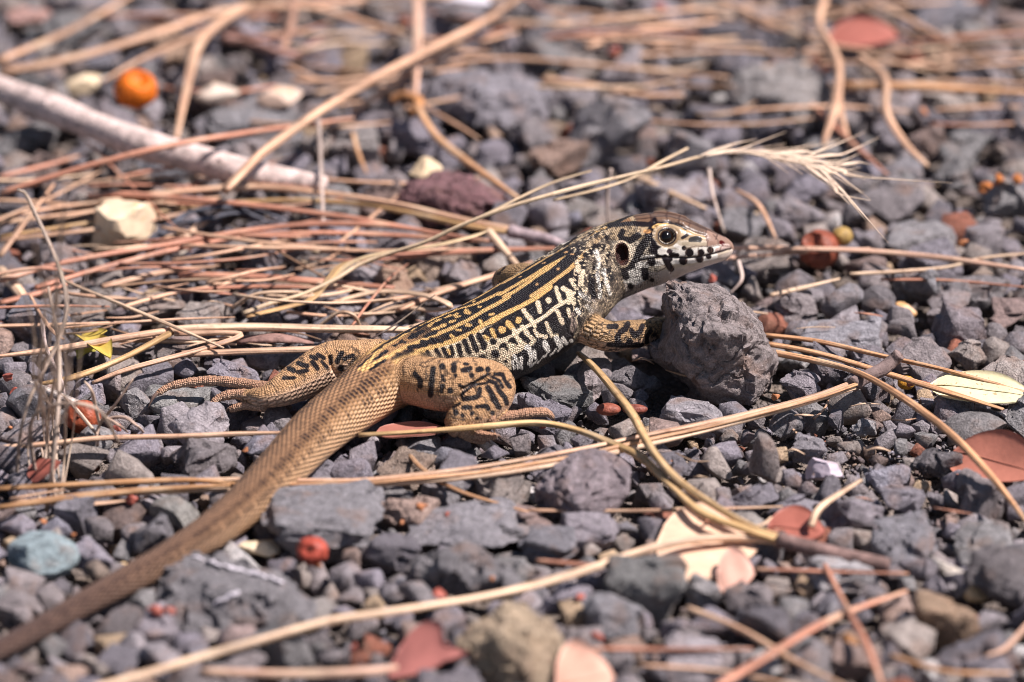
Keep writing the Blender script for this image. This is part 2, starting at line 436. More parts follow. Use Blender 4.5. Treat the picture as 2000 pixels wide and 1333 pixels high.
# tail and hips: brown rings, spots in a row, paler below
ad = np.abs(TH)
k = smooth(S, s_at(2), s_at(8))[:, None]
ton = np.array(lin(92, 72, 64)) * (1 - k) + np.array(lin(146, 110, 80)) * k
side = smooth(ad, 0.5, 1.5)[:, None] * smooth(S, s_at(3), s_at(8))[:, None]
ton = ton * (1 - side) + np.array(lin(192, 156, 122)) * side
belly = smooth(ad, 1.9, 2.5)[:, None]
ton = ton * (1 - belly) + np.array(lin(182, 146, 122)) * belly
COLR[:] = ton * (1 + 0.10 * nz2[:, None])
ring = S / 1.28
rid_i = np.floor(ring); rf = ring - rid_i
h1 = np.modf(np.abs(np.sin(rid_i * 12.9898) * 43758.5))[0]; h2 = np.modf(np.abs(np.sin(rid_i * 78.233 + 2) * 24634.6))[0]
row = (np.exp(-((ad - 0.55 - 0.12 * (h1 - .5)) / 0.20) ** 2) * (0.35 + 0.65 * h2) + 0.55 * np.exp(-((ad - 1.05) / 0.16) ** 2) * (h1 > 0.45) + 0.3 * np.exp(-(ad / 0.2) ** 2) * h1)
row = row * smooth(rf, 0.10, 0.35) * (1 - smooth(rf, 0.75, 0.95)) * (0.65 + 0.35 * smooth(S, s_at(2), s_at(6)))
a = np.clip(row * 1.5, 0, 0.95)[:, None]
COLR[:] = COLR * (1 - a) + np.array(lin(40, 30, 32)) * a
edge = (np.exp(-((rf - 0.97) / 0.09) ** 2) * smooth(ad, 0.3, 0.8) * smooth(S, s_at(3), s_at(7)) * 0.5)[:, None]
COLR[:] = COLR * (1 - edge) + np.array(lin(222, 164, 92)) * edge
# trunk ground colours
fr = smooth(S + 2.0 * nz2, s_at(9) + 2, s_at(11) - 1)
trk = body & (S > s_at(8))
trk2 = body & (S > s_at(7))
dors = np.array(OR) * (1 - fr[:, None]) + np.array(DK) * fr[:, None]
latl = np.array(lin(206, 164, 114)) * (1 - fr[:, None]) + np.array(CRM) * fr[:, None]
frontdark = smooth(PX[:, 0] + 6 * nz2, 985, 1000)[:, None]
latl = latl * (1 - frontdark) + np.array(DK) * frontdark
below = smooth(ad, 0.62, 0.70)[:, None]
m = trk
tb_ = smooth(S + 1.6 * nz2, s_at(8) + 3, s_at(10) - 1)[:, None]
COLR[m] = (COLR * (1 - tb_) + tb_ * (dors * (1 - below) + latl * below) * (1 + 0.08 * nz2[:, None]))[m]
# vertebral tan flecks between the paired stripes
# stripes
for c, pts, w, col in [
    (3, [(-420, 1200), (-250, 1095), (-100, 1010), (0, 960), (250, 820), (520, 720), (800, 600), (1000, 520), (1250, 400), (1500, 250), (1750, 120), (1950, 0)], 74, YE),
    (1, [(200, 1333), (400, 1230), (700, 1020), (950, 860), (1150, 680), (1350, 500), (1600, 320), (1800, 220), (2000, 130)], 66, YE),
    (3, [(100, 1060), (330, 940), (600, 850), (850, 780), (1100, 700), (1350, 590), (1550, 450), (1750, 340), (2000, 220)], 100, YE),
    (2, [(0, 580), (250, 430), (500, 310), (750, 170), (960, 10)], 88, YE),
    (1, [(650, 1320), (900, 1160), (1100, 1010), (1250, 900), (1400, 760), (1500, 650), (1600, 540), (1750, 380), (1900, 270), (2000, 220)], 84, lin(206, 164, 108)),
    (3, [(900, 1060), (1250, 970), (1450, 900), (1700, 820), (2000, 660)], 85, CRM),
    (2, [(-100, 960), (0, 930), (150, 850), (350, 760), (600, 640), (750, 560), (900, 460), (1050, 330), (1250, 220)], 78, CRM)]:
    paint(trk2, c, pts, w * 0.70, col, 0.9, 0.4)
# dark marks of the back towards the hip, light flecks further forward
for pts, w in [([(-300, 1180), (-180, 1100), (-60, 1030)], 30), ([(-220, 1010), (-120, 940), (-20, 890)], 26), ([(100, 800), (140, 760)], 40), ([(170, 745), (260, 735)], 30), ([(330, 670), (450, 640)], 34), ([(440, 620), (560, 560)], 36), ([(580, 640), (760, 580)], 42),
               ([(120, 950), (290, 930)], 45), ([(250, 890), (390, 880)], 50), ([(330, 830), (600, 780)], 55), ([(540, 740), (740, 740)], 60), ([(680, 690), (860, 720)], 50), ([(70, 1000), (200, 960)], 40)]:
    paint(trk, 3, pts, w, DK)
for pts, w in [([(700, 525), (800, 510)], 38), ([(860, 480), (910, 460)], 46), ([(990, 405), (1070, 390)], 42), ([(1090, 330), (1150, 320)], 36), ([(1240, 250), (1320, 270)], 40), ([(1430, 160), (1480, 165)], 36),
               ([(1260, 460), (1320, 470)], 36), ([(1490, 400)], 55), ([(1630, 285), (1690, 280)], 36), ([(1100, 540), (1170, 545)], 36), ([(1000, 630), (1040, 660)], 40)]:
    paint(trk, 3, pts, w, YE)
for pts, w in [([(320, 1190)], 50), ([(450, 1100)], 45), ([(500, 1000)], 45), ([(660, 910), (780, 900)], 36), ([(940, 770)], 45), ([(740, 1130)], 36), ([(1090, 880)], 34), ([(1290, 640), (1330, 640)], 30), ([(30, 1320), (160, 1260)], 30)]:
    paint(trk, 1, pts, w, lin(190, 146, 100))
# flank bars
fill(trk, 3, [(1480, 620), (1600, 510), (1750, 430), (2000, 310), (2010, 610), (1850, 680), (1720, 690), (1600, 640)], DK)
for pts, w in [([(520, 910), (600, 990), (620, 1110)], 42), ([(620, 900), (700, 1010), (770, 1110)], 66), ([(770, 870), (830, 980), (900, 1070)], 60), ([(880, 850), (950, 960), (1000, 1040)], 64), ([(1010, 820), (1030, 930), (1010, 1020)], 58),
               ([(1130, 790), (1150, 880), (1180, 990)], 74), ([(1230, 720), (1270, 830), (1310, 920)], 74), ([(1340, 660), (1380, 780), (1430, 870)], 78), ([(1460, 640), (1520, 740), (1540, 820)], 88), ([(1600, 560), (1650, 680), (1700, 770)], 84),
               ([(1370, 1040)], 115), ([(1520, 1000)], 140), ([(1630, 930), (1780, 940)], 88), ([(1860, 830)], 160), ([(1960, 740)], 90), ([(1730, 1080)], 80), ([(1900, 1030)], 80)]:
    paint(trk, 3, pts, w, DK)
for pts, w in [([(1840, 535)], 110), ([(1680, 560), (1710, 640)], 50), ([(960, 870), (990, 930)], 40), ([(1560, 650), (1610, 690)], 56)]:
    paint(trk, 3, pts, w, YE)
low = trk
fill(low, 2, [(-60, 900), (0, 830), (150, 850), (350, 780), (480, 720), (590, 960), (480, 1060), (300, 1140), (0, 1345), (-60, 1345)], CRM)
for pts, w in [([(200, 1000)], 150), ([(350, 910)], 150), ([(520, 820)], 160), ([(30, 890)], 100), ([(60, 1100)], 130), ([(640, 730)], 120), ([(60, 1230)], 70)]:
    paint(low, 2, pts, w, DK)
for pts, w, col in [([(170, 705)], 116, YE), ([(270, 600), (340, 670)], 84, YE), ([(440, 545)], 100, YE), ([(520, 390), (620, 510), (710, 640)], 60, CRM), ([(750, 260), (790, 420)], 60, CRM), ([(930, 225)], 90, CRM),
    ([(1050, 30), (1080, 130), (1130, 260)], 58, CRM), ([(1180, 40), (1270, 110), (1340, 110)], 70, CRM), ([(1250, 120), (1260, 260)], 65, CRM), ([(1330, 190), (1340, 270)], 70, CRM),
    ([(0, 700), (60, 830)], 60, YE), ([(350, 700), (430, 860), (560, 960)], 66, CRM), ([(500, 650), (590, 790), (700, 880), (640, 930)], 56, CRM), ([(700, 720), (760, 800), (890, 820)], 50, CRM),
    ([(890, 590), (930, 700), (990, 800), (1060, 800)], 56, CRM), ([(1070, 400), (1120, 520), (1160, 590)], 66, CRM), ([(1250, 370), (1270, 480)], 46, CRM), ([(1390, 380), (1420, 430)], 60, WH), ([(1330, 470), (1350, 600), (1330, 700)], 84, lin(150, 130, 118)),
    ([(1060, 850), (1120, 960)], 90, WH), ([(870, 920), (910, 1020)], 80, WH), ([(1160, 840), (1220, 930)], 60, WH), ([(1300, 880)], 56, WH), ([(300, 960), (420, 1030)], 90, CRM), ([(180, 1060), (240, 1120)], 110, CRM),
    ([(370, 1120), (440, 1250), (430, 1333)], 46, WH), ([(480, 1160), (490, 1333)], 50, WH), ([(610, 1020), (650, 1150), (620, 1260)], 60, WH), ([(700, 1060), (710, 1170)], 46, WH), ([(580, 990)], 90, WH), ([(340, 1230), (370, 1333)], 44, WH), ([(280, 1180), (310, 1333)], 40, CRM),
    ([(640, 1300), (740, 1200)], 24, WH), ([(760, 1240), (850, 1130)], 24, WH), ([(860, 1150), (950, 1040)], 26, WH), ([(960, 1120), (1050, 1020)], 24, WH), ([(1080, 1050), (1150, 980)], 24, WH),
    ([(1440, 100), (1600, 230)], 60, WH), ([(1560, 320), (1700, 480)], 50, WH), ([(1660, 200), (1710, 380), (1790, 400)], 44, lin(170, 160, 155))]:
    paint(trk, 2, pts, w, col)
# neck
nk = body & (S > s_at(13))
f = smooth(PX[:, 0] + 8 * nz2, 1128, 1160)[:, None] * smooth(PX[:, 1] - 0.0 * PX[:, 0], 452, 470)[:, None]
m = nk
COLR[m] = (COLR * (1 - 0.55 * f) + np.array(lin(172, 152, 130)) * 0.55 * f)[m]
for pts, w, col in [([(1640, 900), (1620, 1200), (1660, 1333)], 84, DK), ([(1680, 520), (1800, 530)], 90, DK), ([(1470, 790), (1460, 880)], 110, DK), ([(1880, 370)], 80, DK), ([(1910, 600), (1850, 790)], 50, DK), ([(1920, 900), (1940, 1040)], 70, DK), ([(1540, 660), (1620, 600)], 80, DK), ([(1780, 1000), (1830, 1250)], 40, DK),
    ([(1700, 600), (1740, 760), (1735, 1000), (1760, 1180), (1770, 1333)], 66, WH), ([(1820, 900), (1870, 1080), (1930, 1290)], 48, WH), ([(1490, 940), (1440, 1130), (1530, 1230)], 70, CRM), ([(1390, 780), (1420, 900)], 60, CRM), ([(1590, 780), (1640, 930)], 60, CRM), ([(1290, 1060), (1370, 1180)], 60, CRM), ([(1170, 1200), (1290, 1260)], 80, CRM),
    ([(1640, 420), (1560, 520)], 70, GRT), ([(1780, 330), (1950, 260)], 80, GRT), ([(1960, 440), (1880, 560)], 60, GRT)]:
    paint(nk, 1, pts, w, col, 1.0, 1.3)
cellid = np.floor(S / 0.5) * 57.3 + np.floor(TH * RM / 0.5 + 0.5 * (np.floor(S / 0.5) % 2)) * 13.7
cellr = np.modf(np.abs(np.sin(cellid) * 43758.5453))[0]
spk = nk & (PX[:, 0] > 1120) & (PX[:, 1] > 445) & (cellr + 0.45 * nz2 > 0.62)
COLR[spk] = COLR[spk] * 0.25 + np.array(DK) * 0.75
spk = nk & (PX[:, 0] > 1120) & (PX[:, 1] > 445) & (cellr + 0.3 * nz2 < 0.16)
COLR[spk] = COLR[spk] * 0.3 + np.array(CRM) * 0.7
WF = 1.12; LWF = 0.92
# head
hd = body & (S > s_at(15) + 2)
hf = smooth(PX[:, 0], 1186, 1200)[:, None]
m = hd
face = np.where((PX[:, 1] < 470)[:, None], np.array(lin(170, 146, 116)), np.array(lin(196, 180, 158)))
COLR[m] = (COLR * (1 - hf) + face * hf)[m]
fill(hd, 7, [(0, 1000), (420, 980), (700, 1060), (1150, 970), (1500, 900), (1880, 720), (1960, 640), (2050, 800), (1400, 1300), (-200, 1700), (-200, 1300)], lin(196, 180, 166))
fill(hd, 7, [(60, 950), (450, 950), (560, 1180), (420, 1260), (150, 1200)], WH)
CRB = lin(98, 78, 66); SNT = lin(138, 110, 96)
fill(hd, 7, [(380, 190), (700, 60), (900, 30), (1150, 100), (1400, 220), (1800, 420), (1990, 560), (1960, 700), (1850, 650), (1690, 640), (1520, 640), (1500, 490), (1250, 390), (1100, 305), (900, 275), (720, 275), (600, 300), (430, 265)], CRB, 1, 0.4)
fill(hd, 7, [(1480, 430), (1560, 300), (1800, 420), (1990, 560), (1970, 720), (1850, 660), (1690, 650), (1530, 650), (1500, 490)], SNT, 1, 0.3)
fill(hd, 7, [(380, 160), (640, 140), (640, 280), (430, 270)], lin(112, 84, 64), 0.8, 0.5)
paint(hd, 7, [(730, 210), (1000, 230), (1250, 330)], 50, lin(112, 86, 68), 2, 0.3, .8)
paint(hd, 7, [(1150, 380), (1330, 470), (1460, 500)], 46, lin(164, 134, 96), 1, 0.3)      # pale line in front of the eye
for pts, w, col in [([(0, 330), (200, 300), (400, 290)], 56, DK), ([(400, 300), (620, 310), (700, 270)], 60, DK), ([(740, 280), (950, 285), (1120, 330), (1200, 380)], 22, DK), ([(700, 260), (640, 400), (620, 480)], 70, DK),
    ([(0, 250), (200, 220), (400, 180)], 26, DK), ([(0, 290), (180, 260), (330, 240)], 18, lin(150, 110, 76)), ([(170, 490), (210, 420)], 70, DK), ([(200, 540), (330, 560), (450, 480)], 84, DK), ([(590, 480), (700, 600)], 60, DK), ([(660, 630), (780, 680)], 56, DK), ([(670, 710), (790, 790)], 84, DK),
    ([(560, 590), (480, 700), (440, 850), (390, 920)], 110, DK), ([(380, 930), (200, 1010), (260, 1120)], 96, DK), ([(-20, 1060), (10, 1160)], 90, DK), ([(550, 1020), (560, 1130)], 92, DK), ([(120, 1260)], 84, DK), ([(330, 1270)], 70, DK), ([(670, 1180)], 50, DK),
    ([(560, 420), (620, 420)], 46, lin(206, 150, 96)), ([(690, 350), (760, 320), (900, 310)], 40, lin(214, 170, 110))]:
    paint(hd, 7, pts, w, col, 1.0, 0.6)
for pts, w, col in [([(810, 730), (1100, 765), (1350, 735), (1600, 700), (1800, 670)], 104, WH), ([(450, 950), (750, 905), (1000, 880), (1300, 868), (1500, 835), (1650, 800)], 84, WH), ([(520, 830), (680, 810)], 60, WH), ([(1700, 720), (1840, 660)], 90, lin(190, 165, 155)),
    ([(1290, 560), (1390, 545)], 92, lin(58, 56, 54)), ([(1150, 610), (1500, 620)], 50, lin(166, 150, 128)), ([(1040, 640), (1130, 690)], 60, WH),
    ([(1250, 750)], 112, DK), ([(1430, 750)], 88, DK), ([(1575, 710)], 82, DK), ([(1165, 680)], 56, DK), ([(940, 730)], 80, lin(70, 56, 60)), ([(960, 780), (1060, 790)], 50, DK),
    ([(1150, 880)], 106, DK), ([(1410, 850)], 92, DK), ([(1550, 812)], 66, DK), ([(660, 900)], 110, DK), ([(870, 830), (900, 900), (960, 1000)], 84, DK), ([(900, 840), (950, 850)], 60, DK)]:
    paint(hd, 7, pts, w, col, 0.7, 0.25)
SEAM = lin(92, 70, 62)
for pts in [[(1195, 690), (1185, 820)], [(1385, 680), (1395, 810)], [(1530, 650), (1580, 780)], [(1590, 660), (1600, 770)], [(1740, 660), (1720, 740)], [(1205, 840), (1205, 920)], [(1330, 830), (1380, 900)], [(1460, 830), (1450, 880)],
            [(600, 890), (560, 960)], [(740, 880), (860, 960)], [(740, 1060), (880, 980)], [(950, 1080), (1000, 960)], [(1160, 690), (1350, 650), (1550, 655), (1700, 640), (1880, 650)], [(1500, 480), (1540, 560), (1520, 640)], [(1620, 470), (1690, 550), (1700, 620)]]:
    paint(hd, 7, pts, 9, SEAM, 0.5, 0.1, 0.8)
paint(hd, 7, [(480, 870), (800, 822), (1000, 826), (1200, 832), (1400, 818), (1580, 780), (1730, 740), (1900, 690)], 12, lin(48, 36, 36), 0.6, 0.1, 0.95)
for pts in [[(640, 150), (660, 270)], [(880, 100), (900, 270)], [(1090, 150), (1080, 290)], [(1270, 250), (1230, 370)], [(1520, 330), (1500, 470)], [(1700, 420), (1660, 540)], [(400, 230), (900, 180), (1300, 300), (1800, 500)]]:
    paint(hd, 7, pts, 8, lin(58, 38, 30), 0.5, 0.2, 0.75)
spk = hd & (PX[:, 0] < 1285) & (PX[:, 1] > 440) & (cellr + 0.5 * nz2 > 0.70)
COLR[spk] = COLR[spk] * 0.35 + np.array(DK) * 0.65
# ear, eye surround, nostril
paint(hd, 7, [(190, 690), (200, 860)], 240, lin(214, 190, 160), 1, 0.3)
paint(hd, 7, [(190, 700), (200, 850)], 176, lin(66, 40, 34), 1, 0.2)
EYE = (900, 492)
for r, w, col in [(150, 34, lin(140, 116, 88)), (106, 22, lin(208, 186, 154)), (122, 14, lin(40, 30, 30)), (88, 14, lin(46, 36, 34))]:
    aa = np.linspace(0, 2 * np.pi, 24)
    paint(hd, 7, [(EYE[0] + 1.12 * r * math.cos(t), EYE[1] + r * math.sin(t)) for t in aa], w, col, 0.6, 0.1)
paint(hd, 7, [(1140, 520), (1220, 470)], 34, DK, 0.8, 0.3)
paint(hd, 7, [(1745, 590), (1770, 605)], 46, lin(84, 24, 24), 0.6, 0.1)
WF = 1.14; LWF = 1.0
# limbs
lim = REG > 0
lt = np.array(lin(196, 152, 110)) * np.ones((N, 1))
foot = ((LS > 40) & lim)[:, None]
lt = np.where(foot, np.array(lin(186, 142, 114)), lt)
fore = ((REG == 3) | (REG == 4))[:, None]
lt = np.where(fore, np.array(lin(162, 130, 94)), lt)
NV = vnormals(V)
dn = smooth(-NV[:, 2], -0.25, 0.35)[:, None]
dn = np.where((REG == 2)[:, None], smooth(-NV[:, 2], -0.6, -0.05)[:, None], dn)
lt = lt * (1 - dn) + np.array(lin(200, 166, 140)) * dn
m = lim; COLR[m] = lt[m] * (1 + 0.1 * nz2[m, None])
blot = lim & (nz2 + 0.4 * nz1 > 0.42) & (LS < 38) & (NV[:, 2] > -0.2) & ((REG == 4) | (NV[:, 1] > 0.3))
COLR[blot] = DK
r1 = REG == 1; thigh_body = body & (S < s_at(11)) & (S > s_at(8)) & (ad > 1.0)
for pts, w in [([(550, 170), (530, 350), (510, 600)], 72), ([(250, 250), (350, 370), (340, 450)], 66), ([(700, 140)], 90), ([(880, 110), (890, 200)], 76), ([(1040, 200), (1150, 170)], 72), ([(1060, 100), (1110, 100)], 40), ([(1280, 190), (1330, 180)], 76), ([(1440, 180)], 70), ([(700, 280), (720, 360)], 44), ([(700, 460), (680, 540)], 66), ([(830, 530)], 84),
    ([(980, 440), (1060, 480), (1250, 370), (1450, 260)], 38), ([(1180, 280)], 70), ([(910, 280)], 50), ([(1010, 600), (1150, 480), (1250, 420), (1420, 400)], 36), ([(1050, 660), (1200, 650), (1290, 620), (1310, 510)], 64), ([(1440, 480), (1500, 580), (1560, 700), (1620, 790)], 82), ([(1450, 370), (1560, 400), (1620, 530), (1720, 640), (1750, 740)], 58), ([(1520, 300), (1640, 380), (1680, 470)], 40), ([(1560, 260), (1680, 260), (1720, 370), (1790, 470)], 50),
    ([(1040, 800), (1160, 800)], 58), ([(1270, 790), (1420, 780), (1450, 830)], 58), ([(880, 800), (980, 740)], 40), ([(920, 880)], 80), ([(1030, 930)], 56), ([(1180, 900)], 56), ([(1260, 980)], 40), ([(1520, 890)], 66)]:
    paint(r1 | thigh_body, 4, pts, w, DK, 1.0, 0.8)
for pts, w in [([(680, 330), (800, 370)], 46), ([(870, 320), (940, 400)], 50), ([(560, 400), (620, 430)], 50), ([(680, 450), (800, 430)], 40), ([(490, 530), (640, 520)], 30), ([(850, 250), (920, 270)], 40), ([(940, 220), (1020, 270)], 40), ([(990, 310), (1060, 390)], 34), ([(1110, 240), (1110, 330)], 40), ([(1250, 200), (1190, 310)], 50), ([(1280, 280), (1400, 230)], 40), ([(1350, 350), (1420, 270)], 40), ([(1240, 400)], 70), ([(1480, 260)], 70)]:
    paint(REG == 2, 5, pts, w, DK, 1.0, 0.8)
for pts, w in [([(540, 650), (700, 640)], 90), ([(950, 600), (900, 700), (780, 780), (720, 900), (750, 1000)], 100), ([(1040, 720), (1100, 860)], 80), ([(1100, 850), (1220, 760), (1270, 640)], 90), ([(1370, 980), (1370, 870), (1450, 750)], 76), ([(560, 1040), (900, 1050), (1250, 1040)], 90), ([(1000, 960)], 110), ([(1530, 820)], 60)]:
    paint(REG == 3, 6, pts, w, DK, 0.8, 0.8)
cm_ = (1 - np.clip((np.abs(SEAMD) - 0.4) / 1.2, 0, 1))[:, None] * 0.6
for it in range(12): COLR += cm_ * lap(COLR)
wv = np.sin(LS * 2.1 + 3.2 * nz2 + 1.4 * np.sin(LA * 0.9)) + 0.35 * nz1
bars = ((REG == 1) | (REG == 2)) & (LS < 36) & (wv > 0.80) & (nz2 > -0.25) & (dn[:, 0] < 0.45)
COLR[bars] = COLR[bars] * 0.25 + np.array(lin(44, 32, 30)) * 0.75
net = (REG == 3) & (np.abs(fbm(V / 1.5 + 40, 2)) < 0.13) & (LS < 38)
COLR[net] = COLR[net] * 0.2 + np.array(DK) * 0.8
# sculpting: eye sockets, ears, lips, brow, neck folds, toes' knuckles
NV = vnormals(V); D = np.zeros(N)
ex, ey = cpts(7, [EYE])[0]
re = np.hypot((PX[:, 0] - ex) / 1.1, PX[:, 1] - ey) * 0.115          # mm from the eye's centre on the side of the head
D[hd] += (-1.15 * (1 - smooth(re, 1.2, 1.55)) + 0.05 * np.exp(-((re - 1.95) / 0.25) ** 2) - 0.10 * np.exp(-((re - 2.4) / 0.18) ** 2) + 0.12 * np.exp(-((re - 2.9) / 0.5) ** 2))[hd]
gx, gy = cpts(7, [(195, 775)])[0]
rg = np.hypot((PX[:, 0] - gx) / 12.0, (PX[:, 1] - gy) / 18.5)
D[hd] += (-1.5 * (1 - smooth(rg, 0.72, 1.05)) + 0.3 * np.exp(-((rg - 1.25) / 0.18) ** 2))[hd]
def groove(mask, c, pts, w, depth):
    d = dist_poly(PX, cpts(c, pts)); D[mask] += (depth * np.exp(-(d / w) ** 2))[mask]
groove(hd, 7, [(480, 870), (800, 822), (1000, 826), (1200, 832), (1400, 818), (1580, 780), (1730, 740), (1900, 690)], 2.2, -0.30)
groove(hd, 7, [(720, 280), (950, 285), (1120, 330), (1330, 440), (1500, 480)], 3.0, -0.22)
groove(hd, 7, [(740, 220), (950, 225), (1150, 290)], 5.0, 0.30)
groove(hd, 7, [(1745, 590), (1770, 605)], 2.2, -0.35)
groove(hd, 7, [(1290, 560), (1390, 545)], 6.0, -0.18)
for pts in [[(1640, 850), (1620, 1100), (1660, 1333)], [(1790, 900), (1800, 1100), (1860, 1333)]]: groove(nk, 1, pts, 4.0, -0.55)
for pts in [[(1700, 700), (1740, 1000), (1765, 1250)], [(1480, 950), (1460, 1150)]]: groove(nk, 1, pts, 4.0, 0.35)
for pts in [[(1440, 100), (1520, 300), (1560, 480)], [(1330, 470), (1290, 780)], [(1210, 470), (1230, 760)]]: groove(trk, 2, pts, 2.6, -0.40)
groove((REG == 1), 4, [(1000, 520), (1150, 440), (1420, 350)], 3.0, -0.45)
groove((REG == 2), 5, [(1080, 240), (1120, 380), (1180, 480)], 3.5, -0.7)
toe = lim & (LS > 48); D[toe] += (0.05 * np.sin(LS * 5.5) + 0.06 * np.sin(LS * 1.7))[toe]
D += 0.05 * nz2
V2 = V + NV * D[:, None]
V2 += 0.25 * lap(V2)
# eyes
bvh = BVHTree.FromPolygons([tuple(p) for p in V], F.tolist())
o3 = CAM_LOC * 1000; tgt = P(ex, ey, 26)
hit, nrm, _, _ = bvh.ray_cast(o3, (tgt - o3).normalized())
bi_e = int(np.argmin(((body_tab['c'] - np.array(hit)) ** 2).sum(1)))
Rr = Vector(body_tab['R'][bi_e])
def mirror(v): return v - 2 * ((v - Vector(body_tab['c'][bi_e])).dot(Rr)) * Rr

lizard_base = P(1000, 700, 0)
lizard = empty('lizard', lizard_base, 'slender whiptail lizard, tan stripes and black bars, head raised over a grey rock', 'lizard')
BASE = np.array(lizard_base)
me = mesh_np('lizard_body', (V2 - BASE) * MM, F)
ca = me.color_attributes.new('col', 'FLOAT_COLOR', 'POINT'); ca.data.foreach_set('color', np.hstack([np.clip(COLR, 0.004, 1), np.ones((N, 1))]).astype(np.float32).ravel())
sc = np.zeros((N, 3), np.float32)
sc[:, 0] = np.where(REG == 0, S, LS + 500 * REG); sc[:, 1] = np.where(REG == 0, TH * RM, LA)
at_ = me.attributes.new('sc', 'FLOAT_VECTOR', 'POINT'); at_.data.foreach_set('vector', sc.ravel())
tailw = np.where(REG == 0, 1 - smooth(S + 1.5 * nz2, s_at(8) + 2, s_at(9) + 6), 0.0) * (1.0 if True else 0)
tailw = np.maximum(tailw, np.where((REG == 2) & (LS < 40), 0.75 * dn[:, 0], 0))
tailw = np.maximum(tailw, np.where((REG == 3) & (LS < 12), 0.8 * (1 - smooth(LS, 7, 12)), 0))
headw = np.where(hd, smooth(S, S_EAR + 3, S_EYE - 2) * np.maximum(1 - smooth(re, 3.2, 3.6), 1.0), 0.0)
crown = np.where(hd & (ad < 0.75), smooth(S, S_EAR, S_EAR + 4), 0.0)
headw = np.maximum(headw, crown)
w_ = np.stack([tailw, headw, np.where(lim & (LS > 40), 1.0, 0.0)], 1).astype(np.float32)
at2 = me.attributes.new('wt', 'FLOAT_VECTOR', 'POINT'); at2.data.foreach_set('vector', w_.ravel())

T = NT('lizard_skin')
colA = T.attr('col').outputs['Color']; scA = T.attr('sc').outputs['Vector']; wtA = T.attr('wt').outputs['Vector']
sep = T.n('ShaderNodeSeparateXYZ'); T.set(sep.inputs[0], scA); wsep = T.n('ShaderNodeSeparateXYZ'); T.set(wsep.inputs[0], wtA)
s_, t_ = sep.outputs[0], sep.outputs[1]; tw, hw_, fw = wsep.outputs
vm = T.n('ShaderNodeVectorMath', operation='MULTIPLY'); T.set(vm.inputs[0], scA); vm.inputs[1].default_value = (1 / 0.46, 1 / 0.42, 0)
vo = T.n('ShaderNodeTexVoronoi', voronoi_dimensions='2D', feature='F1'); T.set(vo.inputs['Vector'], vm.outputs[0]); vo.inputs['Scale'].default_value = 1; vo.inputs['Randomness'].default_value = 0.45
gran = T.maprange(vo.outputs['Distance'], 0.0, 0.62, 1.0, 0.0)
A_, B_ = 1.28, 1.05
rs = T.math('DIVIDE', s_, A_); rowi = T.math('FLOOR', rs); fs = T.math('FRACT', rs)
ts = T.math('ADD', T.math('DIVIDE', t_, B_), T.math('MULTIPLY', T.math('MODULO', rowi, 2.0), 0.5))
ft = T.math('FRACT', ts); keel = T.math('SUBTRACT', 1.0, T.math('ABSOLUTE', T.math('SUBTRACT', T.math('MULTIPLY', ft, 2.0), 1.0)))
keel = T.math('POWER', keel, 0.7)
slope = T.math('SUBTRACT', 1.0, fs)
tailh = T.math('ADD', T.math('MULTIPLY', keel, 0.75), T.math('MULTIPLY', slope, 0.8))
hmix = T.n('ShaderNodeMix', data_type='FLOAT'); T.set(hmix.inputs[0], tw); T.set(hmix.inputs[2], T.math('MULTIPLY', gran, 0.75)); T.set(hmix.inputs[3], T.math('MULTIPLY', tailh, 2.6))
soft = T.math('SUBTRACT', 1.0, T.math('MULTIPLY', hw_, 0.93))
hgt = T.math('MULTIPLY', hmix.outputs[0], soft)
shade_g = T.math('MULTIPLY', T.maprange(gran, 0.05, 0.75, 0.5, 1.2), T.maprange(T.math('FRACT', T.math('MULTIPLY', vo.outputs['Color'], 1.0)), 0.0, 1.0, 0.82, 1.18))
shade_t = T.math('MULTIPLY', T.maprange(keel, 0.0, 0.8, 0.5, 1.2), T.maprange(fs, 0.0, 0.3, 0.6, 1.1))
smx = T.n('ShaderNodeMix', data_type='FLOAT'); T.set(smx.inputs[0], tw); T.set(smx.inputs[2], shade_g); T.set(smx.inputs[3], shade_t)
smh = T.n('ShaderNodeMix', data_type='FLOAT'); T.set(smh.inputs[0], hw_); T.set(smh.inputs[2], smx.outputs[0]); smh.inputs[3].default_value = 1.0
c = T.mix(1.0, colA, smh.outputs[0], 'MULTIPLY')
pn = T.noise(T.n('ShaderNodeNewGeometry').outputs['Position'], 900, 3)
c = T.mix(1.0, c, T.maprange(pn.outputs['Fac'], 0.3, 0.7, 0.88, 1.12), 'MULTIPLY')
T.set(T.b.inputs['Base Color'], c)
rmx = T.n('ShaderNodeMix', data_type='FLOAT'); T.set(rmx.inputs[0], hw_); rmx.inputs[2].default_value = 0.46; rmx.inputs[3].default_value = 0.30
T.set(T.b.inputs['Roughness'], rmx.outputs[0]); T.b.inputs['Specular IOR Level'].default_value = 0.34
T.set(T.b.inputs['Normal'], T.bump(hgt, 1.0, 0.00026))
me.materials.append(T.m)
ob = bpy.data.objects.new('body', me); link(ob, lizard)

